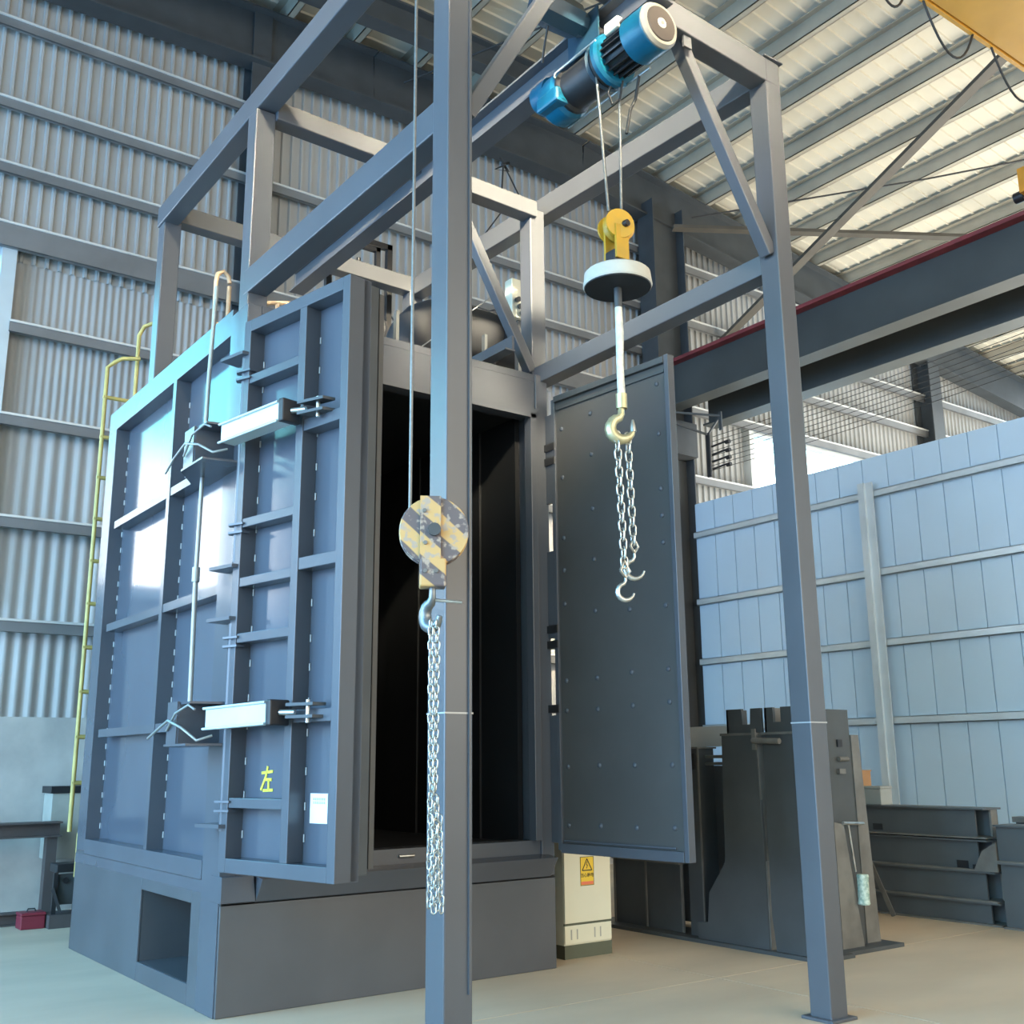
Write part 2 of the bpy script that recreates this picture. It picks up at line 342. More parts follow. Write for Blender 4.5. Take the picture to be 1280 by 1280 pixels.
# ================================================================== CRANE RUNWAYS AND BRIDGE CRANE
def runway(x, z0, z1, label, red):
    t = thing('crane_runway_beam', label, 'beam', (x, 0, z0))
    obj('web', MB().box((x - 0.012, -14, z0 + 0.03), (x + 0.012, 5.38, z1 - 0.03)), RUNWAY, t)
    obj('bottom_flange', MB().box((x - 0.16, -14, z0), (x + 0.16, 5.38, z0 + 0.03)), RUNWAY, t)
    obj('top_flange', MB().box((x - 0.16, -14, z1 - 0.03), (x + 0.16, 5.38, z1)), RED if red else RUNWAY, t)
    if red: obj('rail', MB().box((x - 0.05, -14, z1), (x + 0.05, 5.38, z1 + 0.02)).box((x - 0.025, -14, z1 + 0.02), (x + 0.025, 5.38, z1 + 0.10)), RED, t)['label'] = 'red painted crane rail'
    return t
runway(9.56, 7.18, 7.95, 'grey crane runway beam carrying a red painted rail', True)
runway(10.42, 7.02, 7.80, 'plain grey crane runway beam running behind the red railed one', False)
t = thing('bridge_crane', 'yellow overhead bridge crane spanning the bay on the red rail', 'crane', (2, -2.45, 8.3))
obj('girder', MB().box((-11, -2.70, 8.30), (9.45, -2.12, 8.325)).box((-11, -2.66, 8.325), (9.45, -2.645, 9.1)).box((-11, -2.175, 8.325), (9.45, -2.16, 9.1)).box((-11, -2.70, 9.1), (9.45, -2.12, 9.125)), CRANEY, t)
obj('end_carriage', MB().box((9.40, -3.4, 8.20), (9.72, -0.95, 8.62)).box((9.44, -1.0, 8.24), (9.68, -0.80, 8.56)), ORANGE, t)
for yy in (-1.15, -3.2): obj('wheel', MB().lathe((9.50, yy, 8.17), (1, 0, 0), [(0, 0.12), (0.02, 0.12), (0.02, 0.10), (0.10, 0.10), (0.10, 0.12), (0.12, 0.12)], 16), BLACK, t)
obj('buffer', MB().tube([(9.56, -0.80, 8.25), (9.56, -0.68, 8.25)], 0.07, 12), BLACK, t)
def festoon(x0, x1, sag):
    return MB().tube([(x0 + (x1 - x0) * i / 12, -2.08, 8.30 - sag * (1 - (2 * i / 12 - 1) ** 2)) for i in range(13)], 0.012, 6)
for a, b, s_ in ((4.7, 5.22, 0.30), (5.48, 6.30, 0.42), (6.62, 7.5, 0.42)): obj('festoon_cable', festoon(a, b, s_), WIRE, t)
obj('festoon_track', MB().box((-6, -2.10, 8.29), (9.3, -2.06, 8.33)), CRANEY, t)

# ================================================================== BLASTING CHAMBER
CW, CD, CH = 2.64, 3.30, 4.66
ch = thing('blasting_chamber', 'tall dark blue-grey steel blasting chamber with both doors open', 'machine', (CW / 2, CD / 2, 0))
# plinth with an ash niche cut in its left side
m = MB()
m.box((0, 0.0, 0), (CW, 0.02, 0.66)).box((CW - 0.02, 0.02, 0), (CW, CD, 0.80)).box((0, CD - 0.02, 0), (CW, CD, 0.80))
m.box((0, 0.02, 0), (0.02, 0.50, 0.80)).box((0, 1.52, 0), (0.02, CD, 0.80)).box((0, 0.50, 0), (0.02, 1.52, 0.13)).box((0, 0.50, 0.62), (0.02, 1.52, 0.80)).box((0.0, 0.0, 0.64), (CW, 0.25, 0.66))
obj('plinth', m, PLINTH, ch, bevel=0.006)
m = MB().box((0.02, 0.49, 0.12), (0.75, 1.53, 0.13)).box((0.02, 0.49, 0.62), (0.75, 1.53, 0.63)).box((0.02, 0.49, 0.13), (0.75, 0.50, 0.62)).box((0.02, 1.52, 0.13), (0.75, 1.53, 0.62)).box((0.74, 0.5, 0.13), (0.75, 1.52, 0.62)).box((0.40, 0.95, 0.13), (0.74, 0.965, 0.62))
obj('ash_niche', m, PLINTH, ch)
# left side wall: recessed skin panels behind a grid of flat stiffeners
RC = 0.12
ys_ = [0.32, 1.46, 2.86]; zs_ = [0.90, 1.80, 2.70, 3.62, 4.52]
for i in range(2):
    for j in range(4):
        obj('side_panel', MB().box((RC, ys_[i] + 0.02, zs_[j]), (RC + 0.015, ys_[i + 1] + (0.0 if i == 0 else 0.20), zs_[j + 1])), PANELP, ch)
obj('corner_column', MB().box((0, 3.06, 0.80), (RC + 0.05, CD, CH - 0.14)), PAINT, ch, bevel=0.004)
obj('corner_column', MB().box((-0.008, 0.021, 0.0), (0.10, 0.32, CH)), PAINT, ch, bevel=0.006)
obj('corner_column', MB().box((CW - 0.12, 0.004, 0.662), (CW + 0.001, 0.25, CH)), PAINT, ch, bevel=0.006)
obj('stiffener', MB().box((0, 1.46, 0.90), (RC, 1.53, 4.52)), PAINT, ch)
for z in zs_[1:4]:
    for a, b in ((0.322, 1.46), (1.53, 2.92)): obj('stiffener', MB().box((0.005, a, z - 0.065), (RC, b, z)), PAINT, ch)
obj('bottom_rail', MB().box((-0.012, 0.322, 0.78), (RC, 3.02, 0.90)), PAINT, ch, bevel=0.004)
obj('bottom_rail', MB().box((-0.004, 0.322, 0.70), (0.10, CD - 0.003, 0.775)), PAINT, ch)
obj('top_rail', MB().box((0.002, 0.322, 4.52), (RC + 0.06, CD + 0.002, CH + 0.06)), PAINT, ch, bevel=0.004)
# stitch welds along the recesses
wm = MB().tube([(0, 0, -0.022), (0, 0, 0.022)], 0.006, 5).data('weld'); wm.materials.append(WELD)
for yy in (3.055, 1.455):
    z = 1.0
    while z < 4.4: inst('weld', wm, ch, (RC - 0.004, yy, z)); z += 0.115 + 0.05 * random.random()
# front: header, jambs, sill, dark lining
obj('header', MB().box((0.10, 0.02, 4.30), (CW - 0.12, 0.20, CH - 0.06)), PAINT, ch, bevel=0.004)
obj('header', MB().box((0.12, -0.03, 4.26), (CW - 0.14, 0.02, 4.34)), PAINT, ch)
obj('jamb', MB().box((2.44, -0.03, 0.92), (2.50, 0.06, 4.30)), PAINT, ch, bevel=0.004)
obj('jamb', MB().box((0.14, -0.03, 0.92), (0.20, 0.06, 4.30)), PAINT, ch)
obj('sill', MB().box((0.10, 0.03, 0.66), (CW - 0.12, 0.20, 0.92)), PAINT, ch)
obj('sill_ledge', MB().prism([(0.22, -0.12, 0.80), (0.22, 0.03, 0.82), (0.22, 0.03, 0.64), (0.22, -0.02, 0.66)], (2.36, 0, 0)), PAINT, ch, bevel=0.004)
obj('sill_latch', MB().tube([(1.28, 0.02, 0.87), (1.40, 0.02, 0.87)], 0.012, 8), GALV, ch)
obj('corner_block', MB().prism([(-0.012, -0.03, 0.662), (0.22, -0.03, 0.662), (0.20, -0.03, 0.82), (-0.012, -0.03, 0.82)], (0, 0.18, 0)), PAINT, ch, bevel=0.004)
obj('roof_plate', MB().box((0.1, 0.02, CH - 0.06), (CW, CD, CH)), PAINT, ch)
obj('side_wall', MB().box((CW - 0.12, 0.25, 0.80), (CW - 0.10, CD, CH - 0.06)), PAINT, ch)
obj('rear_wall', MB().box((0.17, CD - 0.05, 0.8), (CW - 0.12, CD - 0.03, CH - 0.06)), PAINT, ch)
obj('chamber_floor', MB().box((0.14, 0.2, 0.88), (2.50, CD - 0.05, 0.90)), RUBBER, ch)
obj('chamber_ceiling', MB().box((0.14, 0.2, 4.32), (2.50, CD - 0.05, 4.34)), RUBBER, ch)
for i in range(6):
    a = 0.22 + i * 0.50
    obj('lining_sheet', MB().box((2.46 - 0.02 * (i % 2), a, 0.90), (2.50, a + 0.53, 4.32)), RUBBER, ch)
    obj('lining_sheet', MB().box((0.145, a, 0.90), (0.17 + 0.02 * (i % 2), a + 0.53, 4.32)), RUBBER, ch)
for i in range(5):
    a = 0.17 + i * 0.46
    obj('lining_sheet', MB().box((a, 3.16 + 0.02 * (i % 2), 0.90), (a + 0.47, 3.22, 4.32)), RUBBER, ch)
# left hinge shaft, with brackets on the column
obj('hinge_shaft', MB().tube([(-0.05, -0.10, 1.10), (-0.05, -0.10, 2.38)], 0.026, 10).tube([(-0.05, -0.10, 2.78), (-0.05, -0.10, 4.22)], 0.026, 10), PAINT, ch)
obj('hinge_shaft', MB().tube([(-0.05, -0.10, 1.0), (-0.05, -0.10, 4.32)], 0.014, 8), DSTEEL, ch)
for z in (4.20, 2.74, 2.40, 1.12):
    obj('hinge_lug', MB().prism([(-0.10, -0.16, z), (0.0, -0.16, z), (0.06, 0.02, z), (-0.02, 0.12, z), (-0.16, 0.08, z)], (0, 0, 0.022)), PAINT, ch)
# conduit down the side
obj('conduit', MB().tube([(-0.12, 0.40, 1.90), (-0.12, 0.43, 2.74)], 0.018, 8).tube([(-0.12, 0.43, 2.80), (-0.12, 0.40, 4.2), (-0.10, 0.40, 4.9)], 0.016, 8).tube([(-0.12, 0.43, 2.72), (-0.12, 0.43, 2.82)], 0.028, 8), CONDUIT, ch)

# ---- door leaves (parts of the chamber)
class Frame:
    def __init__(s, o, d): s.o = Vector(o); s.d = Vector(d).normalized(); s.n = Vector((s.d.y, -s.d.x, 0))
    def __call__(s, u, w, z): return s.o + s.d * u + s.n * w + Vector((0, 0, z))   # w>0 towards the viewer's left (outside of left leaf)
FL = Frame((-0.07, -0.10, 0), (0.2047, -0.9788, 0))
D0, D1, DL = 0.86, 4.45, 1.12
def pl(fr, a, b): return MB().fbox(fr, a, b)
door = obj('door', pl(FL, (0.0, -0.17, D0), (DL, -0.115, D1)), PANELP, ch)
door['label'] = 'left door leaf swung open towards the viewer'
def dsub(name, a, b, mt=PAINT, bev=0.004): return obj(name, pl(FL, a, b), mt, door, bevel=bev)
dsub('edge_flange', (0.0, -0.17, D0), (0.075, 0.0, D1)); dsub('edge_flange', (1.05, -0.17, D0), (DL, 0.0, D1))
dsub('edge_flange', (0.075, -0.115, D1 - 0.085), (1.05, 0.0, D1)); dsub('edge_flange', (0.075, -0.115, D0), (1.05, 0.0, D0 + 0.085))
dsub('stiffener', (0.62, -0.115, D0 + 0.085), (0.69, 0.0, D1 - 0.085))
for z in (4.05, 3.06, 2.67, 2.31): dsub('stiffener', (0.075, -0.115, z - 0.06), (0.62, -0.006, z))
dsub('stiffener', (0.075, -0.115, 1.24), (0.62, -0.006, 1.30))
for z in (3.60, 2.72, 1.81): dsub('stiffener', (0.69, -0.115, z - 0.075), (1.05, -0.006, z))
dsub('seal_plate', (0.10, -0.235, D0 + 0.03), (DL + 0.0, -0.17, D1 - 0.02), DSTEEL)
dsub('liner', (0.12, -0.29, D0 + 0.06), (DL - 0.01, -0.25, D1 - 0.05), LINER)
for z in (4.08, 3.02, 2.28, 1.27):
    for dz in (0, 0.055): obj('hinge_knuckle', MB().prism([FL(0.10, 0.01, z - dz), FL(-0.02, 0.035, z - dz), FL(-0.06, 0.0, z - dz), FL(-0.02, -0.06, z - dz), FL(0.10, -0.05, z - dz)], (0, 0, 0.014)), PAINT, door)
for u, za, zb in ((0.695, 0.98, 4.3), (0.08, 0.98, 4.3)):
    z = za + 0.1
    while z < zb:
        p = FL(u + 0.006, -0.11, z); inst('weld', wm, door, p); z += 0.17 + 0.07 * random.random()
# painted sign for "left"
strokes = [((0.257, 1.447), (0.372, 1.457)), ((0.319, 1.487), (0.302, 1.425)), ((0.302, 1.425), (0.256, 1.345)), ((0.300, 1.408), (0.362, 1.408)), ((0.332, 1.407), (0.332, 1.347)), ((0.278, 1.343), (0.377, 1.347))]
m = MB()
for a, b in strokes: m.bar(FL(a[0], -0.1125, a[1]), FL(b[0], -0.1125, b[1]), 0.017, 0.004, FL.n)
obj('painted_character', m, CHALK, door)
notice = obj('paper_notice', pl(FL, (0.745, -0.115, 1.165), (0.905, -0.113, 1.332)), PAPER, door)
m = MB(); random.seed(3)
for row, z in enumerate((1.300, 1.280)):
    for k in range(7):
        u = 0.772 + k * 0.0165
        m.fbox(FL, (u, -0.1127, z - 0.005), (u + 0.012, -0.1122, z - 0.002)).fbox(FL, (u, -0.1127, z + 0.002), (u + 0.012, -0.1122, z + 0.005)).fbox(FL, (u + 0.004 + 0.003 * random.random(), -0.1127, z - 0.006), (u + 0.008, -0.1122, z + 0.007))
obj('notice_print', m, INK, door)

# ---- right door leaf
FR = Frame((2.63, -0.10, 0), (0.0813, -0.9967, 0))
E0, E1, EL = 0.85, 4.42, 1.235
rd = obj('door', pl(FR, (0.0, -0.02, E0), (EL, 0.0, E1)), LINER, ch); rd['label'] = 'right door leaf, studded lining plate facing the chamber mouth'
def rsub(name, a, b, mt=PAINT, bev=0.003): return obj(name, pl(FR, a, b), mt, rd, bevel=bev)
rsub('edge_flange', (-0.02, -0.05, E0), (0.02, 0.02, E1)); rsub('edge_flange', (EL - 0.02, -0.05, E0 - 0.02), (EL + 0.02, 0.02, E1 + 0.03))
rsub('edge_flange', (0.02, -0.05, E1 - 0.03), (EL - 0.02, 0.03, E1 + 0.02), DSTEEL); rsub('edge_flange', (0.02, -0.05, E0 - 0.02), (EL - 0.02, 0.03, E0 + 0.05))
rsub('seal_bar', (0.03, 0.0, E1 - 0.10), (EL - 0.03, 0.012, E1 - 0.075), DSTEEL); rsub('seal_bar', (0.03, 0.0, E0 + 0.06), (EL - 0.10, 0.014, E0 + 0.075))
rsub('outer_frame', (0.0, -0.06, E0), (EL - 0.1, -0.03, E1))
bm_ = MB().lathe((0, 0, 0), (1, 0, 0), [(0, 0.020), (0.007, 0.019), (0.013, 0.012), (0.015, 0.004)], 10).data('bolt'); bm_.materials.append(PAINT)
ang = math.atan2(FR.n.y, FR.n.x)
for u, zz in ((0.085, (4.15, 3.74, 3.24, 2.98, 2.71, 2.11, 1.88, 1.46, 1.03)), (0.42, (4.20, 3.86, 3.42, 3.02, 2.62, 2.11, 1.88, 1.47, 1.04)), (0.775, (2.59, 2.13, 1.89, 1.47, 1.04)), (1.125, (4.25, 3.86, 3.44, 3.24, 3.04, 2.58, 2.13, 1.90, 1.47, 1.05))):
    for z in zz: inst('bolt', bm_, rd, FR(u, 0.0, z), (0, 0, ang))
for z in (4.02, 3.90, 2.52, 2.40, 1.9): obj('hinge_knuckle', MB().box((2.60, -0.12, z - 0.03), (2.70, 0.02, z + 0.03)), BLACK, ch)
obj('hinge_shaft', MB().tube([(2.665, -0.08, 1.0), (2.665, -0.08, 4.2)], 0.016, 8), PAINT, ch)
for a, b in ((0.9, 1.85), (2.45, 3.15), (3.55, 4.3)): obj('hinge_gap_mask', MB().box((2.615, -0.095, a), (2.645, 0.004, b)), PAINT, ch)  # added dark strips that cover the bright gap beside the right hinge
# ---- pneumatic door cylinders on the left side
def cylinder(z, tilt):
    p0 = FL(0.02, 0.10, z); p1 = FL(0.66, 0.10, z - tilt); d = (p1 - p0).normalized()
    c = obj('door_cylinder', MB().bar(p0 - d * 0.0, p1, 0.11, 0.125), ALU, ch, bevel=0.006); c['label'] = 'pale aluminium door cylinder'
    for s1 in (-0.062, 0.062):
        o = Vector((-0.063, 0, s1)); obj('tie_rod', MB().tube([p0 + o, p1 + o], 0.009, 6), ALU, c)
    obj('end_cap', MB().bar(p1, p1 + d * 0.05, 0.14, 0.15), BLACK, c, bevel=0.01)
    obj('piston_rod', MB().tube([p1 + d * 0.05, FL(0.80, 0.06, z - tilt)], 0.018, 10), GALV, c)
    e = FL(0.80, 0.06, z - tilt)
    for dz in (-0.035, 0.035): obj('clevis', MB().prism([FL(0.76, 0.10, z - tilt + dz), FL(0.96, 0.06, z - tilt + dz), FL(0.98, -0.02, z - tilt + dz), FL(0.80, 0.0, z - tilt + dz)], (0, 0, 0.018)), DSTEEL, c)
    obj('clevis_pin', MB().tube([FL(0.88, 0.03, z - tilt - 0.06), FL(0.88, 0.03, z - tilt + 0.07)], 0.014, 8), GALV, c)
    b = MB().prism([(-0.30, -0.06, z - 0.16), (0.0, -0.10, z - 0.16), (0.0, 0.62, z - 0.16), (-0.08, 0.70, z - 0.16), (-0.30, 0.34, z - 0.16)], (0, 0, 0.014))
    b.prism([(-0.27, -0.02, z + 0.10), (0.0, -0.06, z + 0.10), (0.0, 0.36, z + 0.10), (-0.27, 0.30, z + 0.10)], (0, 0, 0.014))
    b.box((-0.28, 0.14, z - 0.146), (0.0, 0.156, z + 0.10)).box((-0.29, 0.15, z - 0.15), (-0.275, 0.33, z + 0.12))
    obj('mounting_bracket', b, PAINT, c)
    obj('air_hose', MB().tube([(-0.30, 0.66, z - 0.10), (-0.33, 0.42, z - 0.06), (-0.33, 0.20, z + 0.0), (-0.31, 0.0, z - 0.05), (-0.26, -0.14, z - 0.13), (-0.17, -0.16, z - 0.10)], 0.009, 6), CONDUIT, c)
    obj('air_hose', MB().tube([(-0.30, 0.30, z - 0.06), (-0.32, 0.10, z + 0.04), (-0.28, -0.02, z + 0.09), (-0.26, -0.08, z + 0.06)], 0.008, 6), CONDUIT, c)
cylinder(3.615, -0.012); cylinder(1.775, -0.015)

# ================================================================== HOIST GANTRY
ga = thing('hoist_gantry', 'grey square-tube hoist gantry frame standing around and before the chamber', 'gantry', (1.4, -0.1, 0))
PW = 0.155
def post(name, x, y, z0, z1): return obj(name, MB().box((x - PW / 2, y - PW / 2, z0), (x + PW / 2, y + PW / 2, z1)), GANTRY, ga, bevel=0.008)
LX, LY, RX, RY = 0.125, -2.395, 2.895, -2.27
post('post', LX, LY, 0.0, 6.24); post('post', RX, RY, 0.0, 6.24)
post('post', 0.085, 0.16, CH, 6.24); post('post', 2.625, 0.16, CH, 6.24)
post('post', 0.13, 2.32, CH + 0.06, 6.30); post('post', 2.70, 2.32, CH, 6.30)
for x, y in ((LX, LY), (RX, RY)):
    obj('base_plate', MB().box((x - 0.115, y - 0.115, 0), (x + 0.115, y + 0.115, 0.018)), GANTRY, ga, bevel=0.003)
    z = 1.72; obj('weld_band', MB().box((x - PW / 2 - 0.002, y - PW / 2 - 0.002, z), (x + PW / 2 + 0.002, y + PW / 2 + 0.002, z + 0.008)), WELD, ga)
def beam(name, p0, p1, w=0.15, h=0.19): return obj(name, MB().bar(p0, p1, w, h), GANTRY, ga, bevel=0.008)
ZT = 6.32
beam('top_beam', (LX - 0.05, LY + 0.02, ZT), (0.11, 2.40, ZT + 0.05)); beam('top_beam', (RX, RY - 0.08, ZT), (2.70, 2.40, ZT), 0.15, 0.19)
beam('top_beam', (LX - 0.08, LY, ZT), (RX + 0.08, RY, ZT)); beam('top_beam', (0.16, 0.12, ZT - 0.06), (2.60, 0.12, ZT - 0.10), 0.15, 0.15)
beam('top_beam', (0.15, 2.32, 6.40), (2.75, 2.32, 6.36), 0.15, 0.17)
beam('side_beam', (LX, LY + 0.05, 4.89), (0.08, 0.16, 4.86)); beam('side_beam', (RX, RY + 0.08, 4.86), (2.62, 0.24, 4.66), 0.15, 0.15)
beam('knee_brace', (RX - 0.08, RY, 4.90), (RX - 0.88, RY, 6.25), 0.09, 0.09); beam('knee_brace', (LX + 0.08, LY, 4.92), (LX + 0.84, LY, 6.25), 0.09, 0.09)
beam('knee_brace', (2.56, 0.12, 4.72), (1.72, 0.12, 6.20), 0.09, 0.09)
mr = obj('monorail', MB().ibeam((1.42, LY - 0.35, 6.10), (1.42, 2.40, 6.10), 0.15, 0.22, 0.016, 0.012), GANTRY, ga); mr['label'] = 'I-beam hoist track'
obj('track_bracket', MB().box((1.35, 0.07, 6.20), (1.49, 0.17, 6.24)).box((1.35, LY - 0.05, 6.205), (1.49, LY + 0.05, 6.24)), GANTRY, ga)
obj('cap_plate', MB().box((RX - 0.10, RY - 0.1, ZT + 0.095), (RX + 0.1, RY + 0.1, ZT + 0.105)).box((1.98, RY - 0.095, 6.14), (2.05, RY - 0.078, 6.36)), GANTRY, ga)
# upright conduit strip on the front-left post
obj('cable_strip', MB().box((LX + 0.05, LY - PW / 2 - 0.012, 0.5), (LX + 0.062, LY - PW / 2, 6.2)), GANTRY, ga)

# ================================================================== ELECTRIC HOIST
HX, HZ = 1.42, 5.84
eh = thing('electric_hoist', 'blue electric wire rope hoist hanging under the gantry track', 'hoist', (HX, -2.15, HZ))
A = (0, 1, 0)
obj('rope_drum', MB().lathe((HX, -2.24, HZ), A, [(0, 0.135), (0.03, 0.15), (0.06, 0.135), (0.34, 0.135), (0.36, 0.15), (0.38, 0.15)], 24), BLACK, eh)
obj('drum_flange', MB().lathe((HX, -2.30, HZ), A, [(0, 0.165), (0.02, 0.178), (0.05, 0.178), (0.06, 0.165)], 24), BLUE, eh)
obj('drum_flange', MB().lathe((HX, -2.20, HZ), A, [(0, 0.15), (0.015, 0.165), (0.03, 0.15)], 24), BLUED, eh)
mo = obj('motor', MB().lathe((HX, -2.50, HZ), A, [(0, 0.105), (0.22, 0.105)], 20), BLACK, eh)
for k in range(18):
    a = 2 * math.pi * k / 18; q = Vector((math.cos(a), 0, math.sin(a)))
    obj('cooling_fin', MB().bar(Vector((HX, -2.49, HZ)) + q * 0.115, Vector((HX, -2.30, HZ)) + q * 0.115, 0.008, 0.04, q), BLACK, mo)
obj('fan_cowl', MB().lathe((HX, -2.70, HZ), A, [(0, 0.125), (0.008, 0.145), (0.03, 0.152), (0.20, 0.152)], 28), BLUE, eh)
obj('cowl_rim', MB().lathe((HX, -2.708, HZ), A, [(0, 0.118), (0.0, 0.135), (0.02, 0.15), (0.03, 0.15)], 28), RIM, eh)['label'] = 'pale rim of the fan cowl'
obj('fan_grille', MB().lathe((HX, -2.715, HZ), A, [(0, 0.11), (0.012, 0.118)], 28), GRILLE, eh)
obj('badge', MB().lathe((HX, -2.722, HZ), A, [(0, 0.030), (0.006, 0.034)], 16), PALE, eh); obj('badge_hub', MB().lathe((HX, -2.725, HZ), A, [(0, 0.014), (0.006, 0.014)], 12), EDGE, eh)
g = obj('gearbox', MB().lathe((HX, -1.86, HZ), A, [(0, 0.15), (0.03, 0.165), (0.16, 0.165), (0.20, 0.13), (0.22, 0.08)], 24), BLUE, eh)
obj('gearbox_lobe', MB().lathe((HX - 0.05, -1.74, HZ + 0.05), A, [(0, 0.11), (0.14, 0.11), (0.17, 0.08)], 20), BLUE, eh)
obj('gearbox_lobe', MB().box((HX - 0.17, -1.90, HZ - 0.13), (HX - 0.02, -1.68, HZ - 0.02)), BLUE, eh, bevel=0.02)
obj('terminal_box', MB().box((HX - 0.09, -2.42, HZ + 0.13), (HX + 0.03, -2.29, HZ + 0.21)), CREAM, eh, bevel=0.012)
obj('rope_guide', MB().tube([(HX - 0.16, -2.29, HZ + 0.07), (HX - 0.16, -1.88, HZ + 0.07), (HX - 0.16, -1.88, HZ + 0.03)], 0.008, 6).tube([(HX + 0.10, -2.5, HZ - 0.14), (HX + 0.10, -1.7, HZ - 0.14)], 0.008, 6), GALV, eh)
obj('hanger_plate', MB().box((HX - 0.10, -2.25, HZ + 0.12), (HX - 0.088, -1.95, 6.22)), BLUED, eh); obj('hanger_plate', MB().box((HX + 0.088, -2.25, HZ + 0.12), (HX + 0.10, -1.95, 6.22)), BLUED, eh)
for s1 in (-1, 1):
    for yy in (-2.2, -2.0): obj('trolley_wheel', MB().lathe((HX + s1 * 0.035, yy, 6.055), (s1, 0, 0), [(0, 0.042), (0.05, 0.042), (0.05, 0.052), (0.06, 0.052)], 16), BLACK, eh)
tm = obj('trolley_motor', MB().lathe((1.34, -2.10, 6.16), (-1, 0, 0), [(0, 0.08), (0.08, 0.08), (0.08, 0.11), (0.20, 0.115), (0.38, 0.115), (0.40, 0.10), (0.41, 0.05)], 8, False), BLUED, eh); tm['label'] = 'dark blue octagonal trolley motor'
obj('control_cable', MB().tube([(HX + 0.1, -2.40, HZ - 0.14), (HX + 0.08, -2.38, HZ - 0.30), (HX + 0.05, -2.36, HZ - 0.38), (HX + 0.02, -2.35, HZ - 0.55)], 0.010, 6).tube([(HX + .05, -2.3, HZ - .14), (HX + .04, -2.28, HZ - .26), (HX, -2.25, HZ - .30), (HX - .02, -2.24, HZ - .22), (HX, -2.26, HZ - .14)], 0.008, 6), WIRE, eh)
obj('control_cable', MB().tube([(1.05, -2.08, 6.06), (1.08, -2.0, 5.96), (1.10, -1.95, 5.88)], 0.007, 6), WIRE, eh)
obj('rope', MB().tube([(HX - 0.085, -2.20, HZ - 0.05), (HX - 0.06, -2.25, 4.78)], 0.009, 6), ROPE, eh)
obj('rope', MB().tube([(HX + 0.05, -2.27, HZ - 0.10), (HX + 0.045, -2.25, 4.74)], 0.009, 6), ROPE, eh)

# hook block, lifting disc, sling rod and hook under the hoist
def hook_mesh(c, s, width, plane=(1, 0, 0), thick=1.0, tip=0.55):
    """an open hook hanging at c (eye at top), opening towards +plane"""
    c = Vector(c); px = Vector(plane); up = Vector((0, 0, 1)); pts = []; rad = []
    pts += [c, c - up * s * 0.35]; rad += [width * 0.7, width * 0.8]
    for k in range(13):
        a = math.radians(100 + 250 * k / 12)
        pts.append(c - up * s * 0.95 + (px * math.cos(a) + up * math.sin(a)) * s * 0.45); rad.append(width * (1.0 + 0.5 * math.sin(math.pi * k / 12)) * (1 - 0.45 * (k / 12) ** 3))
    return MB().tube(pts, rad, 8)
BX, BY = 1.415, -2.25
t = thing('hook_block', 'small yellow hook block with pale round lifting disc under the blue hoist', 'hook block', (BX, BY, 4.36))
obj('sheave', MB().lathe((BX + 0.025, BY, 4.70), (0.3, 1, 0), [(-0.03, 0.085), (-0.02, 0.10), (0.0, 0.085), (0.02, 0.10), (0.03, 0.085)], 20), YELL, t)
for s1 in (-1, 1):
    obj('cheek_plate', MB().lathe((BX + s1 * 0.012, BY + s1 * 0.05, 4.69), (0.3, 1, 0), [(-0.008, 0.095), (0.008, 0.095)], 20).box((BX - 0.05, BY + s1 * 0.05 - 0.008, 4.46), (BX + 0.05, BY + s1 * 0.05 + 0.008, 4.68)), YELL, t)
obj('axle_nut', MB().tube([(BX + 0.02, BY - 0.09, 4.69), (BX + 0.0, BY + 0.09, 4.69)], 0.022, 8), BLACK, t)
obj('crosshead', MB().box((BX - 0.055, BY - 0.045, 4.42), (BX + 0.055, BY + 0.045, 4.52)), BLACK, t, bevel=0.01)
obj('lifting_disc', MB().lathe((BX, BY, 4.29), (0, 0, 1), [(0, 0.205), (0.01, 0.21), (0.085, 0.20), (0.095, 0.19), (0.10, 0.05), (0.13, 0.04)], 40), PALE, t)
obj('disc_face', MB().lathe((BX, BY, 4.284), (0, 0, 1), [(0, 0.20), (0.008, 0.204)], 40), BLACK, t)
obj('hook_rod', MB().tube([(BX, BY, 4.29), (BX, BY, 4.16)], 0.024, 12), DSTEEL, t)
st = obj('wrapped_sling', MB().tube([(BX, BY, 4.16), (BX + 0.004, BY, 4.0), (BX - 0.003, BY, 3.8), (BX + 0.002, BY, 3.60)], [0.022, 0.025, 0.022, 0.024], 10), STRAP, t); st['label'] = 'pole wrapped in pale plastic'
obj('hook_collar', MB().tube([(BX, BY, 3.61), (BX, BY, 3.52)], 0.034, 12), BRASS, t)
RV = (0.82, -0.57, 0)
obj('hook', hook_mesh((BX - 0.005, BY, 3.54), 0.15, 0.026, RV), BRASS, t)
q = Vector((BX, BY, 3.46)) + Vector(RV) * 0.075
q = Vector((BX - 0.005, BY, 3.386)) + Vector(RV) * 0.066
obj('safety_latch', MB().tube([q - Vector((0, 0, 0.01)), q + Vector((0, 0, 0.03)), q + Vector((0, 0, 0.065))], [0.020, 0.016, 0.006], 8), GALV, t)
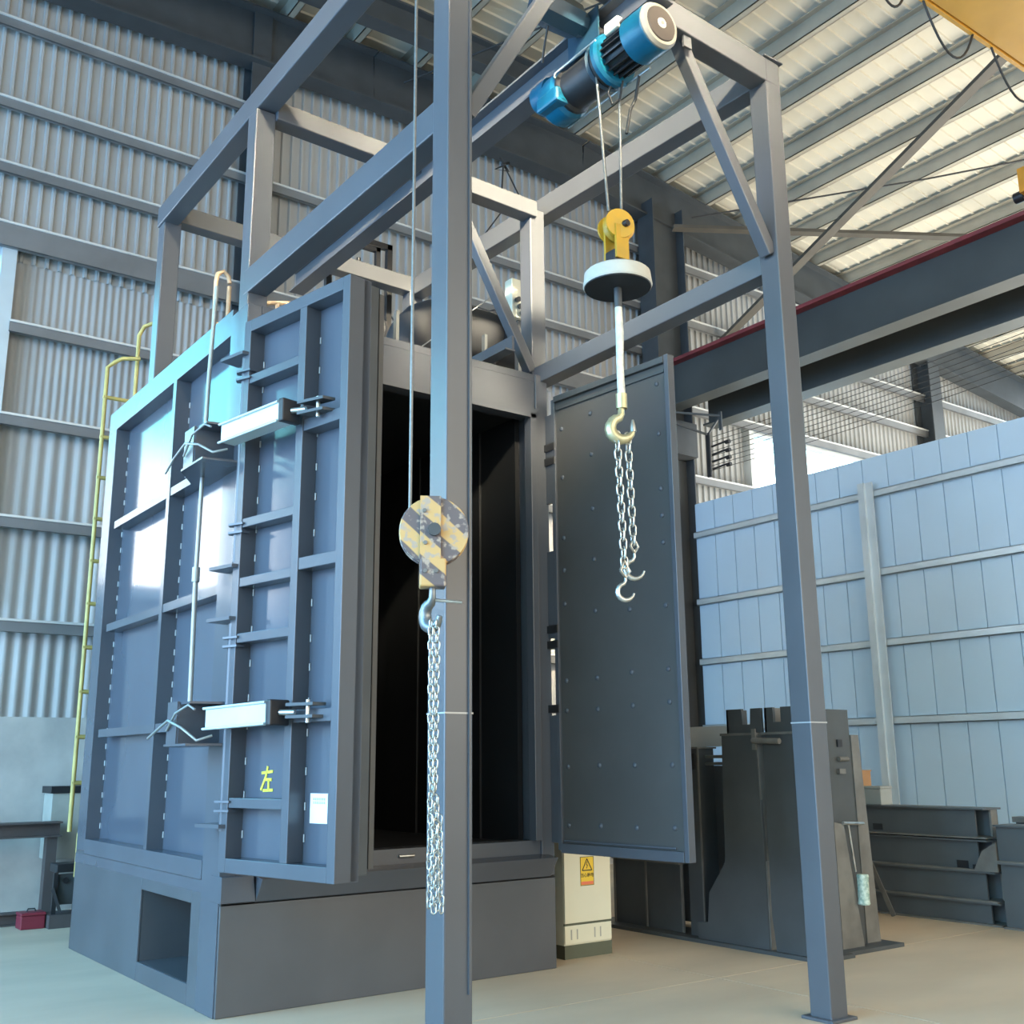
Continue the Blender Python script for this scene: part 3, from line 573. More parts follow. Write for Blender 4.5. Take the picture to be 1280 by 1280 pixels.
# chain links: one shared stadium ring
def link_mesh(name, L, w, r, mt):
    m = MB(); pts = []; hw = w / 2; hl = L / 2 - hw
    for k in range(12):
        a = 2 * math.pi * k / 12; pts.append(Vector((math.cos(a) * hw, 0, math.sin(a) * hw + (hl if math.sin(a) >= 0 else -hl))))
    n = 5; rings = []
    for i, p in enumerate(pts):
        d = (pts[(i + 1) % 12] - pts[i - 1]).normalized(); y = Vector((0, 1, 0)); x = y.cross(d)
        rings.append([p + (x * math.cos(2 * math.pi * k / n) + y * math.sin(2 * math.pi * k / n)) * r for k in range(n)])
    m.add([v for g_ in rings for v in g_], [(i * n + k, i * n + (k + 1) % n, ((i + 1) % 12) * n + (k + 1) % n, ((i + 1) % 12) * n + k) for i in range(12) for k in range(n)], True)
    me = m.data(name); me.materials.append(mt); return me
BIGL = link_mesh('link', 0.072, 0.042, 0.0062, GALV)
def chain(parent, me, pitch, p0, p1, base=0.65, jit=0.0):
    p0 = Vector(p0); p1 = Vector(p1); n = max(1, int((p1 - p0).length / pitch))
    for i in range(n + 1):
        p = p0.lerp(p1, i / max(1, n)) + Vector((random.uniform(-jit, jit), random.uniform(-jit, jit), 0))
        inst('link', me, parent, p, (0, 0, base + (math.pi / 2 if i % 2 else 0)), None)
t = thing('chain_sling', 'two-leg silver chain sling with small open hooks below the yellow hook block', 'chain', (BX, BY, 3.40))
chain(t, BIGL, 0.052, (BX - 0.035, BY + 0.01, 3.345), (BX - 0.02, BY, 2.60), -0.25)
chain(t, BIGL, 0.052, (BX + 0.04, BY, 3.345), (BX + 0.055, BY, 2.74), -0.25)
obj('shackle', MB().tube([(BX - 0.05, BY, 2.55), (BX - 0.02, BY, 2.61), (BX + 0.02, BY, 2.55), (BX - 0.015, BY, 2.51), (BX - 0.05, BY, 2.55)], 0.010, 6), GALV, t)
obj('grab_hook', hook_mesh((BX - 0.015, BY, 2.53), 0.105, 0.011, RV), GALV, t)
obj('shackle', MB().tube([(BX + 0.03, BY, 2.70), (BX + 0.06, BY, 2.75), (BX + 0.09, BY, 2.70), (BX + 0.06, BY, 2.66), (BX + 0.03, BY, 2.70)], 0.010, 6), GALV, t)
obj('grab_hook', hook_mesh((BX + 0.06, BY, 2.68), 0.12, 0.011, (0.75, -0.66, 0)), GALV, t)

# big striped hook block before the front-left post, on a rope from the bridge crane
KX, KY, KZ = -0.10, -2.60, 2.535
t = thing('hook_block', 'large worn hook block with yellow and black hazard stripes before the front post', 'hook block', (KX, KY, KZ))
VD = Vector((-0.50, -0.86, 0)).normalized(); SD = Vector((0.86, -0.50, 0)).normalized()
for s1 in (-1, 1):
    o = obj('cheek_plate', MB().lathe(Vector((0, 0, 0)) + Vector((0, -1, 0)) * (0.030 * s1), (0, -1, 0), [(-0.008, 0.158), (-0.002, 0.160), (0.008, 0.156)], 36), STRIPE, t, at=(0, 0, 0))
    o.location = (0, 0, 0); o.rotation_euler = (0, 0, -0.526)
obj('sheave', MB().lathe((KX, KY, KZ), VD, [(-0.02, 0.150), (-0.01, 0.153), (0, 0.14), (0.01, 0.153), (0.02, 0.150)], 30), DSTEEL, t)
def blk(c, u0, u1, v0, v1, z0, z1):
    return MB().fbox(lambda a, b, z: Vector(c) + SD * a + VD * b + Vector((0, 0, z)), (u0, v0, z0), (u1, v1, z1))
o = obj('strap_plate', blk((0, 0, 0), 0.0 - 0.065, 0.03, 0.040, 0.052, -0.25, 0.16), STRIPE, t, at=(0, 0, 0)); o.location = (0, 0, 0)
o = obj('lower_housing', blk((0, 0, 0), -0.065, 0.055, -0.05, 0.054, -0.26, -0.13), STRIPE, t, at=(0, 0, 0), bevel=0.008); o.location = (0, 0, 0)
obj('axle', MB().tube([Vector((KX, KY, KZ)) + VD * 0.03, Vector((KX, KY, KZ)) + VD * 0.075], 0.030, 12), DSTEEL, t)
for u, z in ((-0.04, -0.19), (0.01, -0.19), (-0.04, -0.06), (-0.045, 0.09)):
    c = Vector((KX, KY, KZ + z)) + SD * u + VD * 0.05; obj('bolt', MB().tube([c, c + VD * 0.012], 0.010, 6), EDGE, t)
hk = obj('hook', hook_mesh((KX - 0.005, KY, KZ - 0.26), 0.130, 0.022, SD * 0.55 + VD * 0.85), HOOKG, t); hk['label'] = 'grey steel crane hook'
obj('latch_pin', MB().tube([Vector((KX, KY, KZ - 0.315)), Vector((KX, KY, KZ - 0.325)) + SD * 0.13], 0.008, 6), GALV, t)
tr = tag(obj('crane_rope', MB().tube([(KX - 0.105, KY + 0.04, KZ + 0.03), (KX - 0.11, KY + 0.04, 8.35)], 0.008, 6).tube([(KX + 0.115, KY - 0.05, KZ + 0.03), (KX + 0.115, KY - 0.05, KZ + 0.05)], 0.008, 6), ROPE), 'thin steel crane rope falling to the striped hook block', 'rope')
SML = link_mesh('link', 0.042, 0.024, 0.0040, GALV)
t = thing('load_chain', 'long silver chain hanging doubled and bunched from the striped hook block', 'chain', (KX, KY, KZ - 0.45))
random.seed(5)
top = Vector((KX, KY, KZ - 0.43)) + VD * 0.05
chain(t, SML, 0.031, top - SD * 0.012, Vector((KX - 0.006, KY, 1.40)) + VD * 0.05, 0.5, 0.002)
chain(t, SML, 0.031, top + SD * 0.016, Vector((KX + 0.014, KY, 1.40)) + VD * 0.06, 0.7, 0.002)
for k, (a, z0, z1) in enumerate(((-0.022, 1.36, 0.92), (-0.004, 1.38, 0.90), (0.013, 1.34, 0.91), (0.026, 1.26, 0.90))):
    chain(t, SML, 0.031, Vector((KX + 0.012, KY, z0)) + SD * a * 0.8 + VD * 0.05, Vector((KX + 0.018, KY, z1)) + SD * a + VD * (0.05 + 0.01 * (k % 2)), 0.4 + 0.5 * k, 0.004)

# ================================================================== CHAMBER ROOF PLANT
t = thing('ventilation_duct', 'thick dark round extraction duct with elbow on the chamber roof', 'duct', (2.2, 1.5, CH))
pts = [(2.20, 1.5, CH + 0.02), (2.20, 1.5, 5.22)] + [(2.20 + 0.38 * (1 - math.cos(a)), 1.5, 5.22 + 0.38 * math.sin(a)) for a in (0.3, 0.6, 0.9, 1.2, 1.57)] + [(3.55, 1.5, 5.60)]
obj('duct_pipe', MB().tube(pts, 0.27, 24), DUCT, t)
obj('flange', MB().lathe((2.20, 1.5, CH), (0, 0, 1), [(0, 0.33), (0.02, 0.33)], 24), DUCT, t)
for x in (2.66, 3.1, 3.52): obj('flange', MB().lathe((x, 1.5, 5.60), (1, 0, 0), [(0, 0.31), (0.03, 0.31)], 28), DUCT, t)
obj('stay_wire', MB().tube([(1.9, 1.2, 5.0), (2.9, 1.05, 5.9)], 0.006, 5), CONDUIT, t)
t = thing('galvanised_plenum', 'pale galvanised air box with upright ribs under the dark duct', 'air box', (3.1, 2.0, CH))
obj('casing', MB().box((2.62, 1.9, 4.80), (3.45, 2.6, 5.50)), CABG, t, bevel=0.01)
for x in (2.80, 3.02, 3.24): obj('rib', MB().box((x, 1.87, 4.80), (x + 0.03, 1.90, 5.50)), GREYB, t)
obj('support_rail', MB().box((1.7, 1.0, 5.02), (2.75, 1.05, 5.09)), DSTEEL, t); obj('support_rail', MB().box((1.7, 1.0, 4.86), (2.75, 1.05, 4.90)), DSTEEL, t)
for x in (1.75, 2.36, 2.7): obj('support_post', MB().box((x, 1.0, CH), (x + 0.03, 1.05, 5.40)), DSTEEL, t)
obj('foot', MB().box((2.62, 1.95, CH), (2.70, 2.55, 4.80)), DSTEEL, t); obj('foot', MB().box((3.30, 1.95, 0.0), (3.38, 2.55, 4.80)), DSTEEL, t)
t = thing('vibration_motor', 'small black boxy motor on the roof edge beside the duct elbow', 'motor', (1.55, 1.15, CH))
obj('body', MB().lathe((1.46, 0.90, CH + 0.48), (0.15, 1, 0), [(0, 0.12), (0.02, 0.15), (0.28, 0.15), (0.30, 0.12)], 12), DUCT, t)
obj('foot', MB().box((1.34, 0.92, CH), (1.64, 1.2, CH + 0.36)), DUCT, t)
t = thing('roof_channel', 'short steel channel with blue sheen lying on the chamber roof edge', 'beam', (2.2, 0.7, CH))
obj('web', MB().bar((2.2, 1.0, CH + 0.165), (2.2, -0.12, CH + 0.165), 0.02, 0.12), GANTRY, t); obj('flange', MB().bar((2.17, 1.0, CH + 0.10), (2.17, -0.12, CH + 0.10), 0.10, 0.014), GANTRY, t)
obj('support', MB().box((2.14, 0.75, CH), (2.20, 0.81, CH + 0.093)), GANTRY, t); obj('support', MB().box((2.14, 0.22, CH), (2.20, 0.28, CH + 0.093)), GANTRY, t)
t = thing('junction_box', 'cream control box on a post behind the right mid post', 'box', (3.15, 1.07, 0))
obj('enclosure', MB().box((3.02, 1.0, 5.66), (3.28, 1.12, 6.06)), CREAM, t, bevel=0.01)
obj('post', MB().box((3.12, 1.04, 0.0), (3.18, 1.10, 5.66)), DSTEEL, t)
for k in range(3): obj('cable_gland', MB().tube([(3.08 + 0.03 * k, 1.0, 5.84 - 0.06 * k), (3.03 + 0.03 * k, 0.90, 5.80 - 0.06 * k)], 0.026, 8), BLACK, t)
t = thing('pipe_frame', 'black bent pipe frame standing on the rear of the chamber roof', 'frame', (2.4, 2.7, CH))
def rect_tube(x0, x1, z0, z1, y, w): return MB().box((x0, y, z0), (x0 + w, y + w, z1)).box((x1 - w, y, z0), (x1, y + w, z1)).box((x0, y, z1 - w), (x1, y + w, z1))
obj('outer_tube', rect_tube(1.85, 2.62, CH, 6.95, 2.62, 0.06), BLACK, t); obj('inner_tube', rect_tube(1.80, 2.42, CH, 6.82, 2.52, 0.05), BLACK, t)
obj('valve', MB().tube([(2.0, 2.50, 6.50), (2.36, 2.50, 6.46)], 0.04, 8).tube([(2.15, 2.5, 6.48), (2.15, 2.5, 6.62)], 0.025, 8), BLACK, t)
obj('cross_tube', MB().box((1.8, 2.55, 5.28), (2.62, 2.60, 5.34)), BLACK, t)
# guard rail on the roof
t = thing('guard_rail', 'primer-orange guard rail along the rear left of the chamber roof', 'railing', (0.5, 1.6, CH))
for x, y in ((0.38, 1.75), (0.50, 1.75), (0.92, 1.95), (1.04, 1.95), (1.16, 1.95)):
    obj('rail_post', MB().tube([(x, y, CH), (x, y, 5.62 + 0.05 * math.sin(x * 9))], 0.020, 8), RAILO, t)
obj('hand_rail', MB().tube([(0.38, 1.75, 5.60), (0.39, 1.75, 5.66), (0.44, 1.75, 5.70), (0.49, 1.75, 5.66), (0.50, 1.75, 5.60)], 0.020, 8).tube([(0.92, 1.95, 5.6), (1.16, 1.95, 5.66)], 0.02, 8), RAILO, t)
obj('mid_rail', MB().tube([(0.38, 1.75, 5.2), (0.50, 1.75, 5.2), (0.92, 1.95, 5.2), (1.16, 1.95, 5.2)], 0.016, 8), RAILO, t)
# ladder behind the chamber
t = thing('access_ladder', 'tall yellow access ladder against the rear left corner of the chamber', 'ladder', (0.15, 3.62, 0))
obj('stringer', MB().tube([(0.015, 3.62, 0.93), (0.02, 3.62, 5.30), (0.08, 3.60, 5.36), (0.14, 3.56, 5.40), (0.30, 3.52, 5.42)], 0.020, 8), LADDERY, t)
obj('stringer', MB().tube([(0.08, 3.55, 0.55), (0.08, 3.55, 0.92)], 0.018, 8).tube([(0.30, 3.62, 0.6), (0.30, 3.62, 5.70), (0.34, 3.60, 5.80), (0.44, 3.5, 5.84)], 0.020, 8), LADDERY, t)
z = 1.35
while z < 5.3: obj('rung', MB().tube([(0.0, 3.62, z), (0.31, 3.62, z)], 0.020, 8), LADDERY, t); z += 0.405
obj('hoop_rail', MB().tube([(0.52, 2.8, CH), (0.52, 2.8, 5.15), (0.55, 2.78, 5.25), (0.62, 2.75, 5.26), (0.66, 2.72, 5.15)], 0.018, 8), LADDERY, t)

# ================================================================== CONTROL CABINET
t = thing('control_cabinet', 'cream electrical cabinet with yellow warning sign beside the chamber', 'cabinet', (3.15, 0.4, 0))
obj('kick_plate', MB().box((2.90, 0.225, 0), (3.385, 0.70, 0.10)), GREENK, t)
obj('body', MB().box((2.90, 0.235, 0.10), (3.385, 0.70, 1.5)), CREAM, t)
obj('vent_panel', MB().box((2.902, 0.222, 0.11), (3.383, 0.236, 0.245)), CREAM, t, bevel=0.003)
dr = obj('door', MB().box((2.902, 0.218, 0.262), (3.383, 0.236, 1.49)), CREAM, t, bevel=0.004)
for k, x in enumerate((2.96, 3.02, 3.20, 3.26)): obj('vent_slot', MB().box((x, 0.2205, 0.14), (x + 0.012, 0.2225, 0.215)), CABG, t)
obj('seam', MB().box((2.90, 0.224, 0.245), (3.385, 0.236, 0.262)), GREENK, t)
obj('lock', MB().lathe((3.325, 0.218, 0.755), (0, -1, 0), [(0, 0.013), (0.008, 0.011)], 12), DSTEEL, dr)
sg = obj('warning_sign', MB().box((3.065, 0.2155, 0.535), (3.205, 0.218, 0.755)), SIGNY, dr)
m = MB(); Y0 = 0.2150
def bar2(a, b, w): m.bar((a[0], Y0, a[1]), (b[0], Y0, b[1]), w, 0.001, (0, 1, 0))
for a, b in (((3.085, 0.650), (3.185, 0.650)), ((3.085, 0.650), (3.135, 0.738)), ((3.185, 0.650), (3.135, 0.738))): bar2(a, b, 0.008)
for a, b in (((3.139, 0.718), (3.128, 0.692)), ((3.128, 0.692), (3.141, 0.690)), ((3.141, 0.690), (3.130, 0.664))): bar2(a, b, 0.006)
for a, b in (((3.065, 0.537), (3.205, 0.537)), ((3.065, 0.753), (3.205, 0.753)), ((3.067, 0.535), (3.067, 0.755)), ((3.203, 0.535), (3.203, 0.755))): bar2(a, b, 0.004)
obj('sign_symbol', m, SIGNK, dr)
obj('sign_band', MB().box((3.072, 0.2145, 0.542), (3.198, 0.2156, 0.566)), SIGNR, dr)
def text(s_, size, loc, rot, material, parent, name):
    c = bpy.data.curves.new(name, 'FONT'); c.body = s_; c.size = size; c.align_x = 'CENTER'; c.align_y = 'CENTER'; c.offset = 0.0006
    tmp = bpy.data.objects.new(name, c); COL.objects.link(tmp)
    dg = bpy.context.evaluated_depsgraph_get(); me = bpy.data.meshes.new_from_object(tmp.evaluated_get(dg))
    bpy.data.objects.remove(tmp); me.materials.clear(); me.materials.append(material)
    o = bpy.data.objects.new(name, me); COL.objects.link(o); o.parent = parent; o.location = Vector(loc) - wloc(parent); o.rotation_euler = rot
    return o
text('当心触电', 0.034, (3.135, 0.2148, 0.612), (math.pi / 2, 0, 0), SIGNK, dr, 'sign_lettering')

# ================================================================== FABRICATED STEEL ON THE RIGHT
def yz(pts, x): return [(x, a, b) for a, b in pts]
t = thing('machine_leg', 'tapered dark steel machine leg with slotted head, nearest the studded door', 'machine part', (4.4, -0.38, 0))
obj('side_plate', MB().prism(yz([(-0.20, 1.71), (-0.57, 1.71), (-0.60, 0.65), (-0.60, 0.03), (0.18, 0.03), (0.18, 0.16), (0.06, 0.17), (0.03, 0.41), (-0.17, 0.67)], 4.32), (0.03, 0, 0)), FSTEEL, t)
obj('side_plate', MB().prism(yz([(-0.20, 1.71), (-0.57, 1.71), (-0.60, 0.65), (-0.60, 0.03), (0.18, 0.03), (-0.17, 0.67)], 4.62), (0.03, 0, 0)), FSTEEL, t)
obj('edge_plate', MB().box((4.33, -0.585, 0.7), (4.64, -0.565, 1.70)).box((4.33, -0.61, 0.03), (4.64, -0.59, 0.7)), EDGE, t)
obj('cap_plate', MB().box((4.31, -0.58, 1.70), (4.66, -0.19, 1.72)), EDGE, t)
obj('slotted_head', MB().prism(yz([(-0.23, 1.72), (-0.23, 1.92), (-0.40, 1.92), (-0.41, 1.79), (-0.49, 1.79), (-0.50, 1.92), (-0.61, 1.92), (-0.61, 1.72)], 4.36), (0.03, 0, 0)), FSTEEL, t)
obj('slotted_head', MB().box((4.36, -0.25, 1.72), (4.60, -0.23, 1.92)), FSTEEL, t)
t = thing('machine_leg', 'tapered dark steel machine leg with slotted head and pin, half behind the right gantry post', 'machine part', (4.4, -0.83, 0))
obj('side_plate', MB().prism(yz([(-0.65, 1.71), (-0.98, 1.71), (-1.00, 0.80), (-1.06, 0.62), (-1.06, 0.03), (-0.67, 0.03), (-0.64, 0.30)], 4.32), (0.03, 0, 0)), FSTEEL, t)
obj('edge_plate', MB().box((4.33, -0.995, 0.8), (4.64, -0.975, 1.71)), EDGE, t)
obj('cap_plate', MB().box((4.31, -0.99, 1.70), (4.66, -0.64, 1.72)), EDGE, t)
obj('slotted_head', MB().prism(yz([(-0.65, 1.72), (-0.65, 1.92), (-0.74, 1.92), (-0.74, 1.80), (-0.82, 1.80), (-0.82, 1.92), (-0.98, 1.92), (-0.98, 1.72)], 4.36), (0.03, 0, 0)), FSTEEL, t)
obj('slotted_head', MB().box((4.36, -0.98, 1.72), (4.60, -0.96, 1.92)), EDGE, t)
obj('slotted_head', MB().box((4.36, -0.67, 1.72), (4.60, -0.65, 1.92)), EDGE, t)
obj('pin', MB().tube([(4.28, -0.58, 1.655), (4.28, -0.86, 1.645)], 0.024, 10), EDGE, t)
obj('link_plate', MB().box((4.29, -0.60, 1.58), (4.305, -0.56, 1.75)), EDGE, t)
obj('rib', MB().box((4.40, -0.66, 1.03), (4.60, -0.60, 1.05)).box((4.40, -0.66, 0.80), (4.60, -0.60, 0.815)).box((4.40, -0.66, 0.56), (4.60, -0.60, 0.575)), EDGE, t)
t = thing('base_frame', 'long dark steel base frame with uprights carrying the two machine legs', 'machine part', (4.8, 0.2, 0))
obj('skid', MB().box((4.28, -1.12, 0.0), (4.70, 1.60, 0.03)).box((4.70, -1.05, 0.0), (5.44, -0.80, 0.03)), FSTEEL, t)
obj('upright', MB().box((4.40, 0.17, 0.03), (4.60, 0.34, 1.61)), FSTEEL, t)
obj('upright', MB().box((4.395, 0.165, 0.03), (4.41, 0.18, 1.61)).box((4.38, 0.15, 1.60), (4.62, 0.36, 1.615)), EDGE, t)
obj('upright', MB().box((4.75, -0.2, 0.03), (4.90, 0.0, 1.60)), FSTEEL, t)
obj('cross_pipe', MB().tube([(4.5, 0.18, 1.53), (4.5, -0.2, 1.53)], 0.014, 8).tube([(4.5, 0.18, 1.47), (4.5, -0.2, 1.47)], 0.014, 8), EDGE, t)
obj('bracket', MB().box((4.38, 0.20, 1.42), (4.395, 0.29, 1.56)), BLACK, t)
obj('side_panel', MB().box((4.44, 0.48, 0.03), (4.46, 0.92, 0.60)), FSTEEL, t); obj('side_panel', MB().box((4.44, 0.94, 0.03), (4.46, 1.35, 0.60)), FSTEEL, t)
obj('top_lip', MB().box((4.40, 0.46, 0.60), (4.7, 1.36, 0.615)), EDGE, t)
obj('panel_edge', MB().box((4.43, 0.92, 0.03), (4.45, 0.94, 0.60)), EDGE, t); obj('panel_edge', MB().box((4.43, 0.46, 0.03), (4.45, 0.48, 0.60)), EDGE, t); obj('panel_edge', MB().box((4.43, 1.35, 0.03), (4.45, 1.37, 0.6)), EDGE, t)
obj('rear_plate', MB().box((4.95, -0.7, 0.03), (4.97, 1.35, 1.45)), FSTEEL, t)
obj('rib', MB().box((4.62, 0.04, 0.6), (4.90, 0.14, 0.62)).box((4.68, 0.02, 0.03), (4.72, 0.06, 1.4)), FSTEEL, t)
tag(obj('white_board', MB().box((4.66, -0.02, 1.62), (4.70, 0.62, 1.80)), WHITEB, at=(4.68, 0.3, 1.62)), 'white board lying on top behind the dark base frame upright', 'board')
t = thing('machine_leg', 'tall dark steel column assembly standing just behind the right gantry post', 'machine part', (5.1, -0.85, 0))
obj('web_plate', MB().prism([(4.72, -0.87, 1.91), (5.17, -0.87, 1.91), (5.19, -0.87, 0.03), (4.72, -0.87, 0.03)], (0, 0.03, 0)), FSTEEL, t)
obj('flange', MB().prism([(5.18, -0.88, 1.70), (5.28, -0.88, 1.70), (5.37, -0.88, 0.03), (5.19, -0.88, 0.03)], (0, 0.10, 0)), EDGE, t)
obj('flange', MB().prism([(5.24, -0.80, 1.70), (5.28, -0.80, 1.70), (5.37, -0.80, 0.03), (5.33, -0.80, 0.03)], (0, 0.25, 0)), FSTEEL, t)
obj('hole_plate', MB().box((4.99, -0.885, 1.60), (5.05, -0.872, 1.66)), BLACK, t)
obj('lug', MB().tube([(4.98, -0.89, 1.50), (5.10, -0.89, 1.50)], 0.02, 8), EDGE, t); obj('lug', MB().box((4.97, -0.90, 1.38), (5.05, -0.872, 1.42)), EDGE, t)
obj('side_plate', MB().prism([(4.78, -0.95, 1.00), (4.90, -0.95, 0.98), (5.06, -0.95, 0.02), (4.78, -0.95, 0.02)], (0, 0.02, 0)), EDGE, t)
obj('handle', MB().tube([(4.88, -0.96, 0.99), (5.19, -0.93, 0.975)], 0.014, 8).tube([(5.0, -0.92, 0.97), (5.05, -0.92, 0.6)], 0.010, 6), GALV, t)
tag(obj('label_tin', MB().lathe((5.035, -0.99, 0.35), (0.03, 0, 1), [(0, 0.045), (0.01, 0.05), (0.03, 0.046), (0.20, 0.046), (0.22, 0.05), (0.235, 0.045)], 16), LABELG), 'small can with pale green label stuck on the steel behind the gantry post', 'can')

# stacked I-beams: four lying along y, and two at the frame's edge
def stack_beam(label, x, y0, y1, z0, z1, group, holes=()):
    t = thing('steel_beam', label, 'beam', (x + 0.15, (y0 + y1) / 2, z0), group)
    obj('web', MB().box((x + 0.0, y0 + 0.12, z0 + 0.016), (x + 0.02, y1, z1 - 0.016)), STACK, t)
    obj('flange', MB().box((x - 0.05, y0, z0), (x + 0.25, y1, z0 + 0.016)), EDGE, t); obj('flange', MB().box((x - 0.05, y0, z1 - 0.016), (x + 0.25, y1, z1)), STACK, t)
    obj('end_plate', MB().box((x + 0.09, y0 + 0.01, z0 + 0.016), (x + 0.19, y0 + 0.03, z1 - 0.016)), EDGE, t)
    obj('rear_web', MB().box((x + 0.20, y0 + 0.02, z0 + 0.016), (x + 0.22, y1, z1 - 0.016)), STACK, t)
    for a, b, c, d in holes: obj('cut_out', MB().box((x - 0.004, a, c), (x + 0.006, b, d)), BLACK, t)
    return t
G = 'steel beams stacked before the partition'
stack_beam('dark grey I-beam on the floor, lowest of the stack of four', 7.02, -1.02, 1.3, 0.0, 0.205, G)
stack_beam('dark grey I-beam second from the floor in the stack of four', 7.02, -1.0, 1.3, 0.205, 0.475, G)
stack_beam('dark grey I-beam third from the floor, with two cut-outs, in the stack of four', 7.02, -0.95, 1.3, 0.475, 0.755, G, ((-0.72, -0.60, 0.49, 0.56), (-0.86, -0.76, 0.49, 0.53)))
stack_beam('dark grey I-beam on top of the stack of four, under the carton', 7.02, -0.95, 1.3, 0.765, 1.04, G, ((0.19, 0.30, 0.80, 0.86),))
stack_beam('deep grey beam on the floor at the right picture edge', 6.98, -3.4, -1.06, 0.0, 0.57, G)
stack_beam('grey beam with white fleck lying on the deep one at the right edge', 6.98, -3.4, -1.05, 0.57, 0.90, G)
obj_ = tag(obj('gusset_plate', MB().prism([(6.96, -0.80, 0.48), (6.96, -1.04, 0.48), (6.96, -1.04, 0.74), (6.96, -0.90, 0.66)], (0.02, 0, 0)), EDGE, at=(6.96, -0.9, 0.48)), 'grey triangular gusset plate leaning between the two beam stacks', 'plate')
tag(obj('flat_bar', MB().bar((6.88, 0.30, 0.56), (6.86, 0.03, 0.005), 0.05, 0.012, (1, 0, 0)), EDGE, at=(6.87, 0.05, 0)), 'flat steel bar leaning against the beam stack near the post', 'bar')
t = thing('carton', 'brown cardboard carton standing on the top stacked beam', 'box', (7.14, 0.5, 1.04)); obj('box', MB().box((7.03, 0.44, 1.04), (7.24, 0.72, 1.38)), CARTON, t); obj('flap', MB().box((7.02, 0.435, 1.37), (7.25, 0.725, 1.385)), CARTON, t); obj('tape', MB().box((7.028, 0.56, 1.25), (7.03, 0.59, 1.37)), BROWN, t)
t = thing('parts_case', 'small grey case beside the brown carton on the beam', 'box', (7.14, 0.3, 1.04)); obj('case', MB().box((7.03, 0.185, 1.04), (7.22, 0.425, 1.20)), GREYB, t, bevel=0.01); obj('lid', MB().box((7.025, 0.18, 1.20), (7.225, 0.43, 1.225)), GREYB, t, bevel=0.006)
t = thing('flange_offcuts', 'rusty grey steel offcuts lying across the rear of the stacked beams', 'scrap', (7.6, -1.3, 0.9))
for k, (a, b, z) in enumerate(((-1.75, -0.95, 0.90), (-2.0, -1.10, 0.96), (-1.5, -0.85, 0.84))):
    obj('offcut', MB().box((7.45 + 0.12 * k, a, z), (7.60 + 0.12 * k, b, z + 0.05)), (EDGE, BROWN, FSTEEL)[k], t)
obj('offcut', MB().box((7.40, -1.9, 0.0), (7.9, -1.0, 0.84)), DSTEEL, t)

# conductor wires under the runway, with their brackets
t = thing('conductor_wires', 'row of thin black conductor wires on brackets under the crane runway', 'wires', (9.9, 5, 6.2))
for k in range(8):
    z = 6.10 + 0.085 * k; x = 9.98 + 0.012 * k
    pts = [(x, 5.0 - 11.0 * i / 10, z + 0.22 * i / 10 - 0.05 * math.sin(math.pi * (i % 5) / 5)) for i in range(11)]
    obj('wire', MB().tube(pts, 0.005, 5), WIRE, t)
for z in (6.12, 6.24, 6.36, 6.50): obj('insulator', MB().tube([(9.98, 4.95, z), (9.98, 4.60, z + 0.02)], 0.018, 8).tube([(9.98, 4.64, z), (9.98, 4.56, z)], 0.035, 8), BLACK, t)
obj('hanger', MB().box((9.96, 4.98, 6.0), (9.99, 5.06, 6.75)), BLACK, t)
obj('hanger', MB().bar((9.98, 5.02, 6.72), (9.4, 5.35, 6.95), 0.03, 0.03).bar((9.98, 5.02, 6.72), (10.0, 4.75, 6.98), 0.03, 0.03).bar((10.0, 4.75, 6.98), (9.4, 5.35, 7.10), 0.03, 0.03).box((9.985, 4.72, 6.74), (10.015, 4.78, 7.05)), FSTEEL, t)

# loose cables on the rafter
tag(obj('hanging_cable', MB().tube([(6.2, 5.5, 10.6), (6.0, 5.3, 9.6), (5.5, 5.2, 8.9), (5.1, 5.1, 8.8)], 0.012, 6).tube([(6.2, 5.5, 10.6), (6.6, 5.5, 10.0), (7.1, 5.5, 9.9), (7.5, 5.5, 10.5)], 0.012, 6).tube([(6.1, 5.45, 10.65), (6.3, 5.5, 10.5), (6.05, 5.5, 10.45), (6.28, 5.45, 10.62), (6.1, 5.4, 10.5)], 0.02, 6), WIRE, at=(6.2, 5.5, 10.6)), 'tangled black cable hanging in loops from the rear rafter', 'cable')
tag(obj('hanging_cable', MB().tube([(3.9, 5.6, 8.3), (3.75, 5.5, 7.9), (3.4, 5.4, 7.2), (3.1, 5.3, 6.9)], 0.012, 6).tube([(3.9, 5.6, 8.3), (4.1, 5.5, 7.7), (4.5, 5.4, 7.2)], 0.012, 6), WIRE, at=(3.9, 5.6, 8.3)), 'forked black cable hanging from a girt behind the front-left post', 'cable')

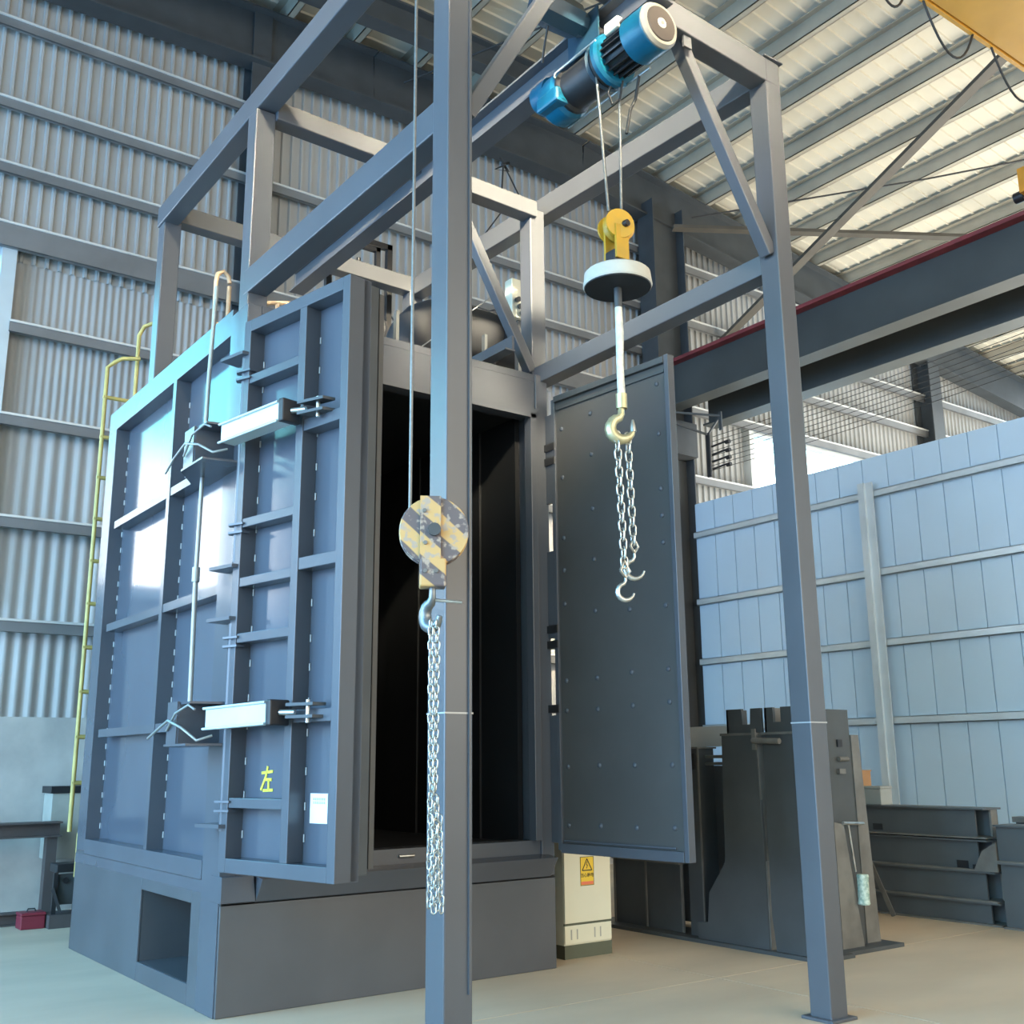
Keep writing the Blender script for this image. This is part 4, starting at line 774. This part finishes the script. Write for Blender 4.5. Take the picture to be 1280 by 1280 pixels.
# ================================================================== LEFT REAR CORNER
t = thing('work_bench', 'brown steel beam bench standing against the concrete plinth wall', 'bench', (-1.0, 5.35, 0))
obj('top_beam', MB().ibeam((-3.2, 5.35, 0.87), (0.37, 5.35, 0.87), 0.22, 0.15, 0.016, 0.014), BROWN, t)
for x in (-2.9, 0.29): obj('leg', MB().box((x - 0.05, 5.29, 0), (x + 0.05, 5.41, 0.795)), BROWN, t)
t = thing('metal_cabinet', 'grey-green metal cabinet with a dark lid behind the brown bench', 'cabinet', (0.5, 5.7, 0))
obj('body', MB().box((0.32, 5.55, 0.55), (0.95, 5.90, 1.22)), CABG, t, bevel=0.006); obj('lid', MB().box((0.30, 5.53, 1.22), (0.97, 5.92, 1.29)), BLACK, t); obj('leg', MB().box((0.36, 5.6, 0), (0.42, 5.66, 0.55)), BLACK, t); obj('leg', MB().box((0.86, 5.6, 0), (0.92, 5.66, 0.55)), BLACK, t)
t = thing('bench_grinder', 'black machine on a stand at the rear corner of the chamber', 'machine', (0.32, 4.7, 0))
obj('head', MB().box((0.18, 4.6, 0.50), (0.50, 4.85, 0.58)), BLACK, t, bevel=0.01); obj('frame', MB().box((0.17, 4.62, 0.12), (0.21, 4.66, 0.5)).box((0.42, 4.62, 0.12), (0.46, 4.66, 0.5)).bar((0.16, 4.60, 0.36), (0.24, 4.58, 0.14), 0.03, 0.03), BLACK, t)
obj('panel', MB().box((0.20, 4.66, 0.2), (0.45, 4.70, 0.48)), FSTEEL, t); obj('knob', MB().lathe((0.29, 4.66, 0.42), (0, -1, 0), [(0, 0.03), (0.02, 0.028)], 12), BLACK, t); obj('base', MB().box((0.14, 4.55, 0.0), (0.55, 4.9, 0.12)), BROWN, t)
t = thing('tool_box', 'small dark red tool box on the floor before the bench', 'box', (0.04, 4.75, 0)); obj('body', MB().box((-0.09, 4.65, 0.0), (0.13, 4.85, 0.12)), MAROON, t, bevel=0.01); obj('lid', MB().box((-0.095, 4.645, 0.12), (0.135, 4.855, 0.15)), MAROON, t, bevel=0.01); obj('handle', MB().tube([(-0.02, 4.75, 0.15), (-0.01, 4.75, 0.175), (0.05, 4.75, 0.175), (0.06, 4.75, 0.15)], 0.008, 6), BLACK, t)
tag(obj('floor_beam', MB().ibeam((-3.4, 5.05, 0.06), (0.05, 5.05, 0.06), 0.14, 0.12, 0.014, 0.012), BROWN, at=(-1.6, 5.05, 0)), 'low brown steel beam lying on the floor under the bench', 'beam')
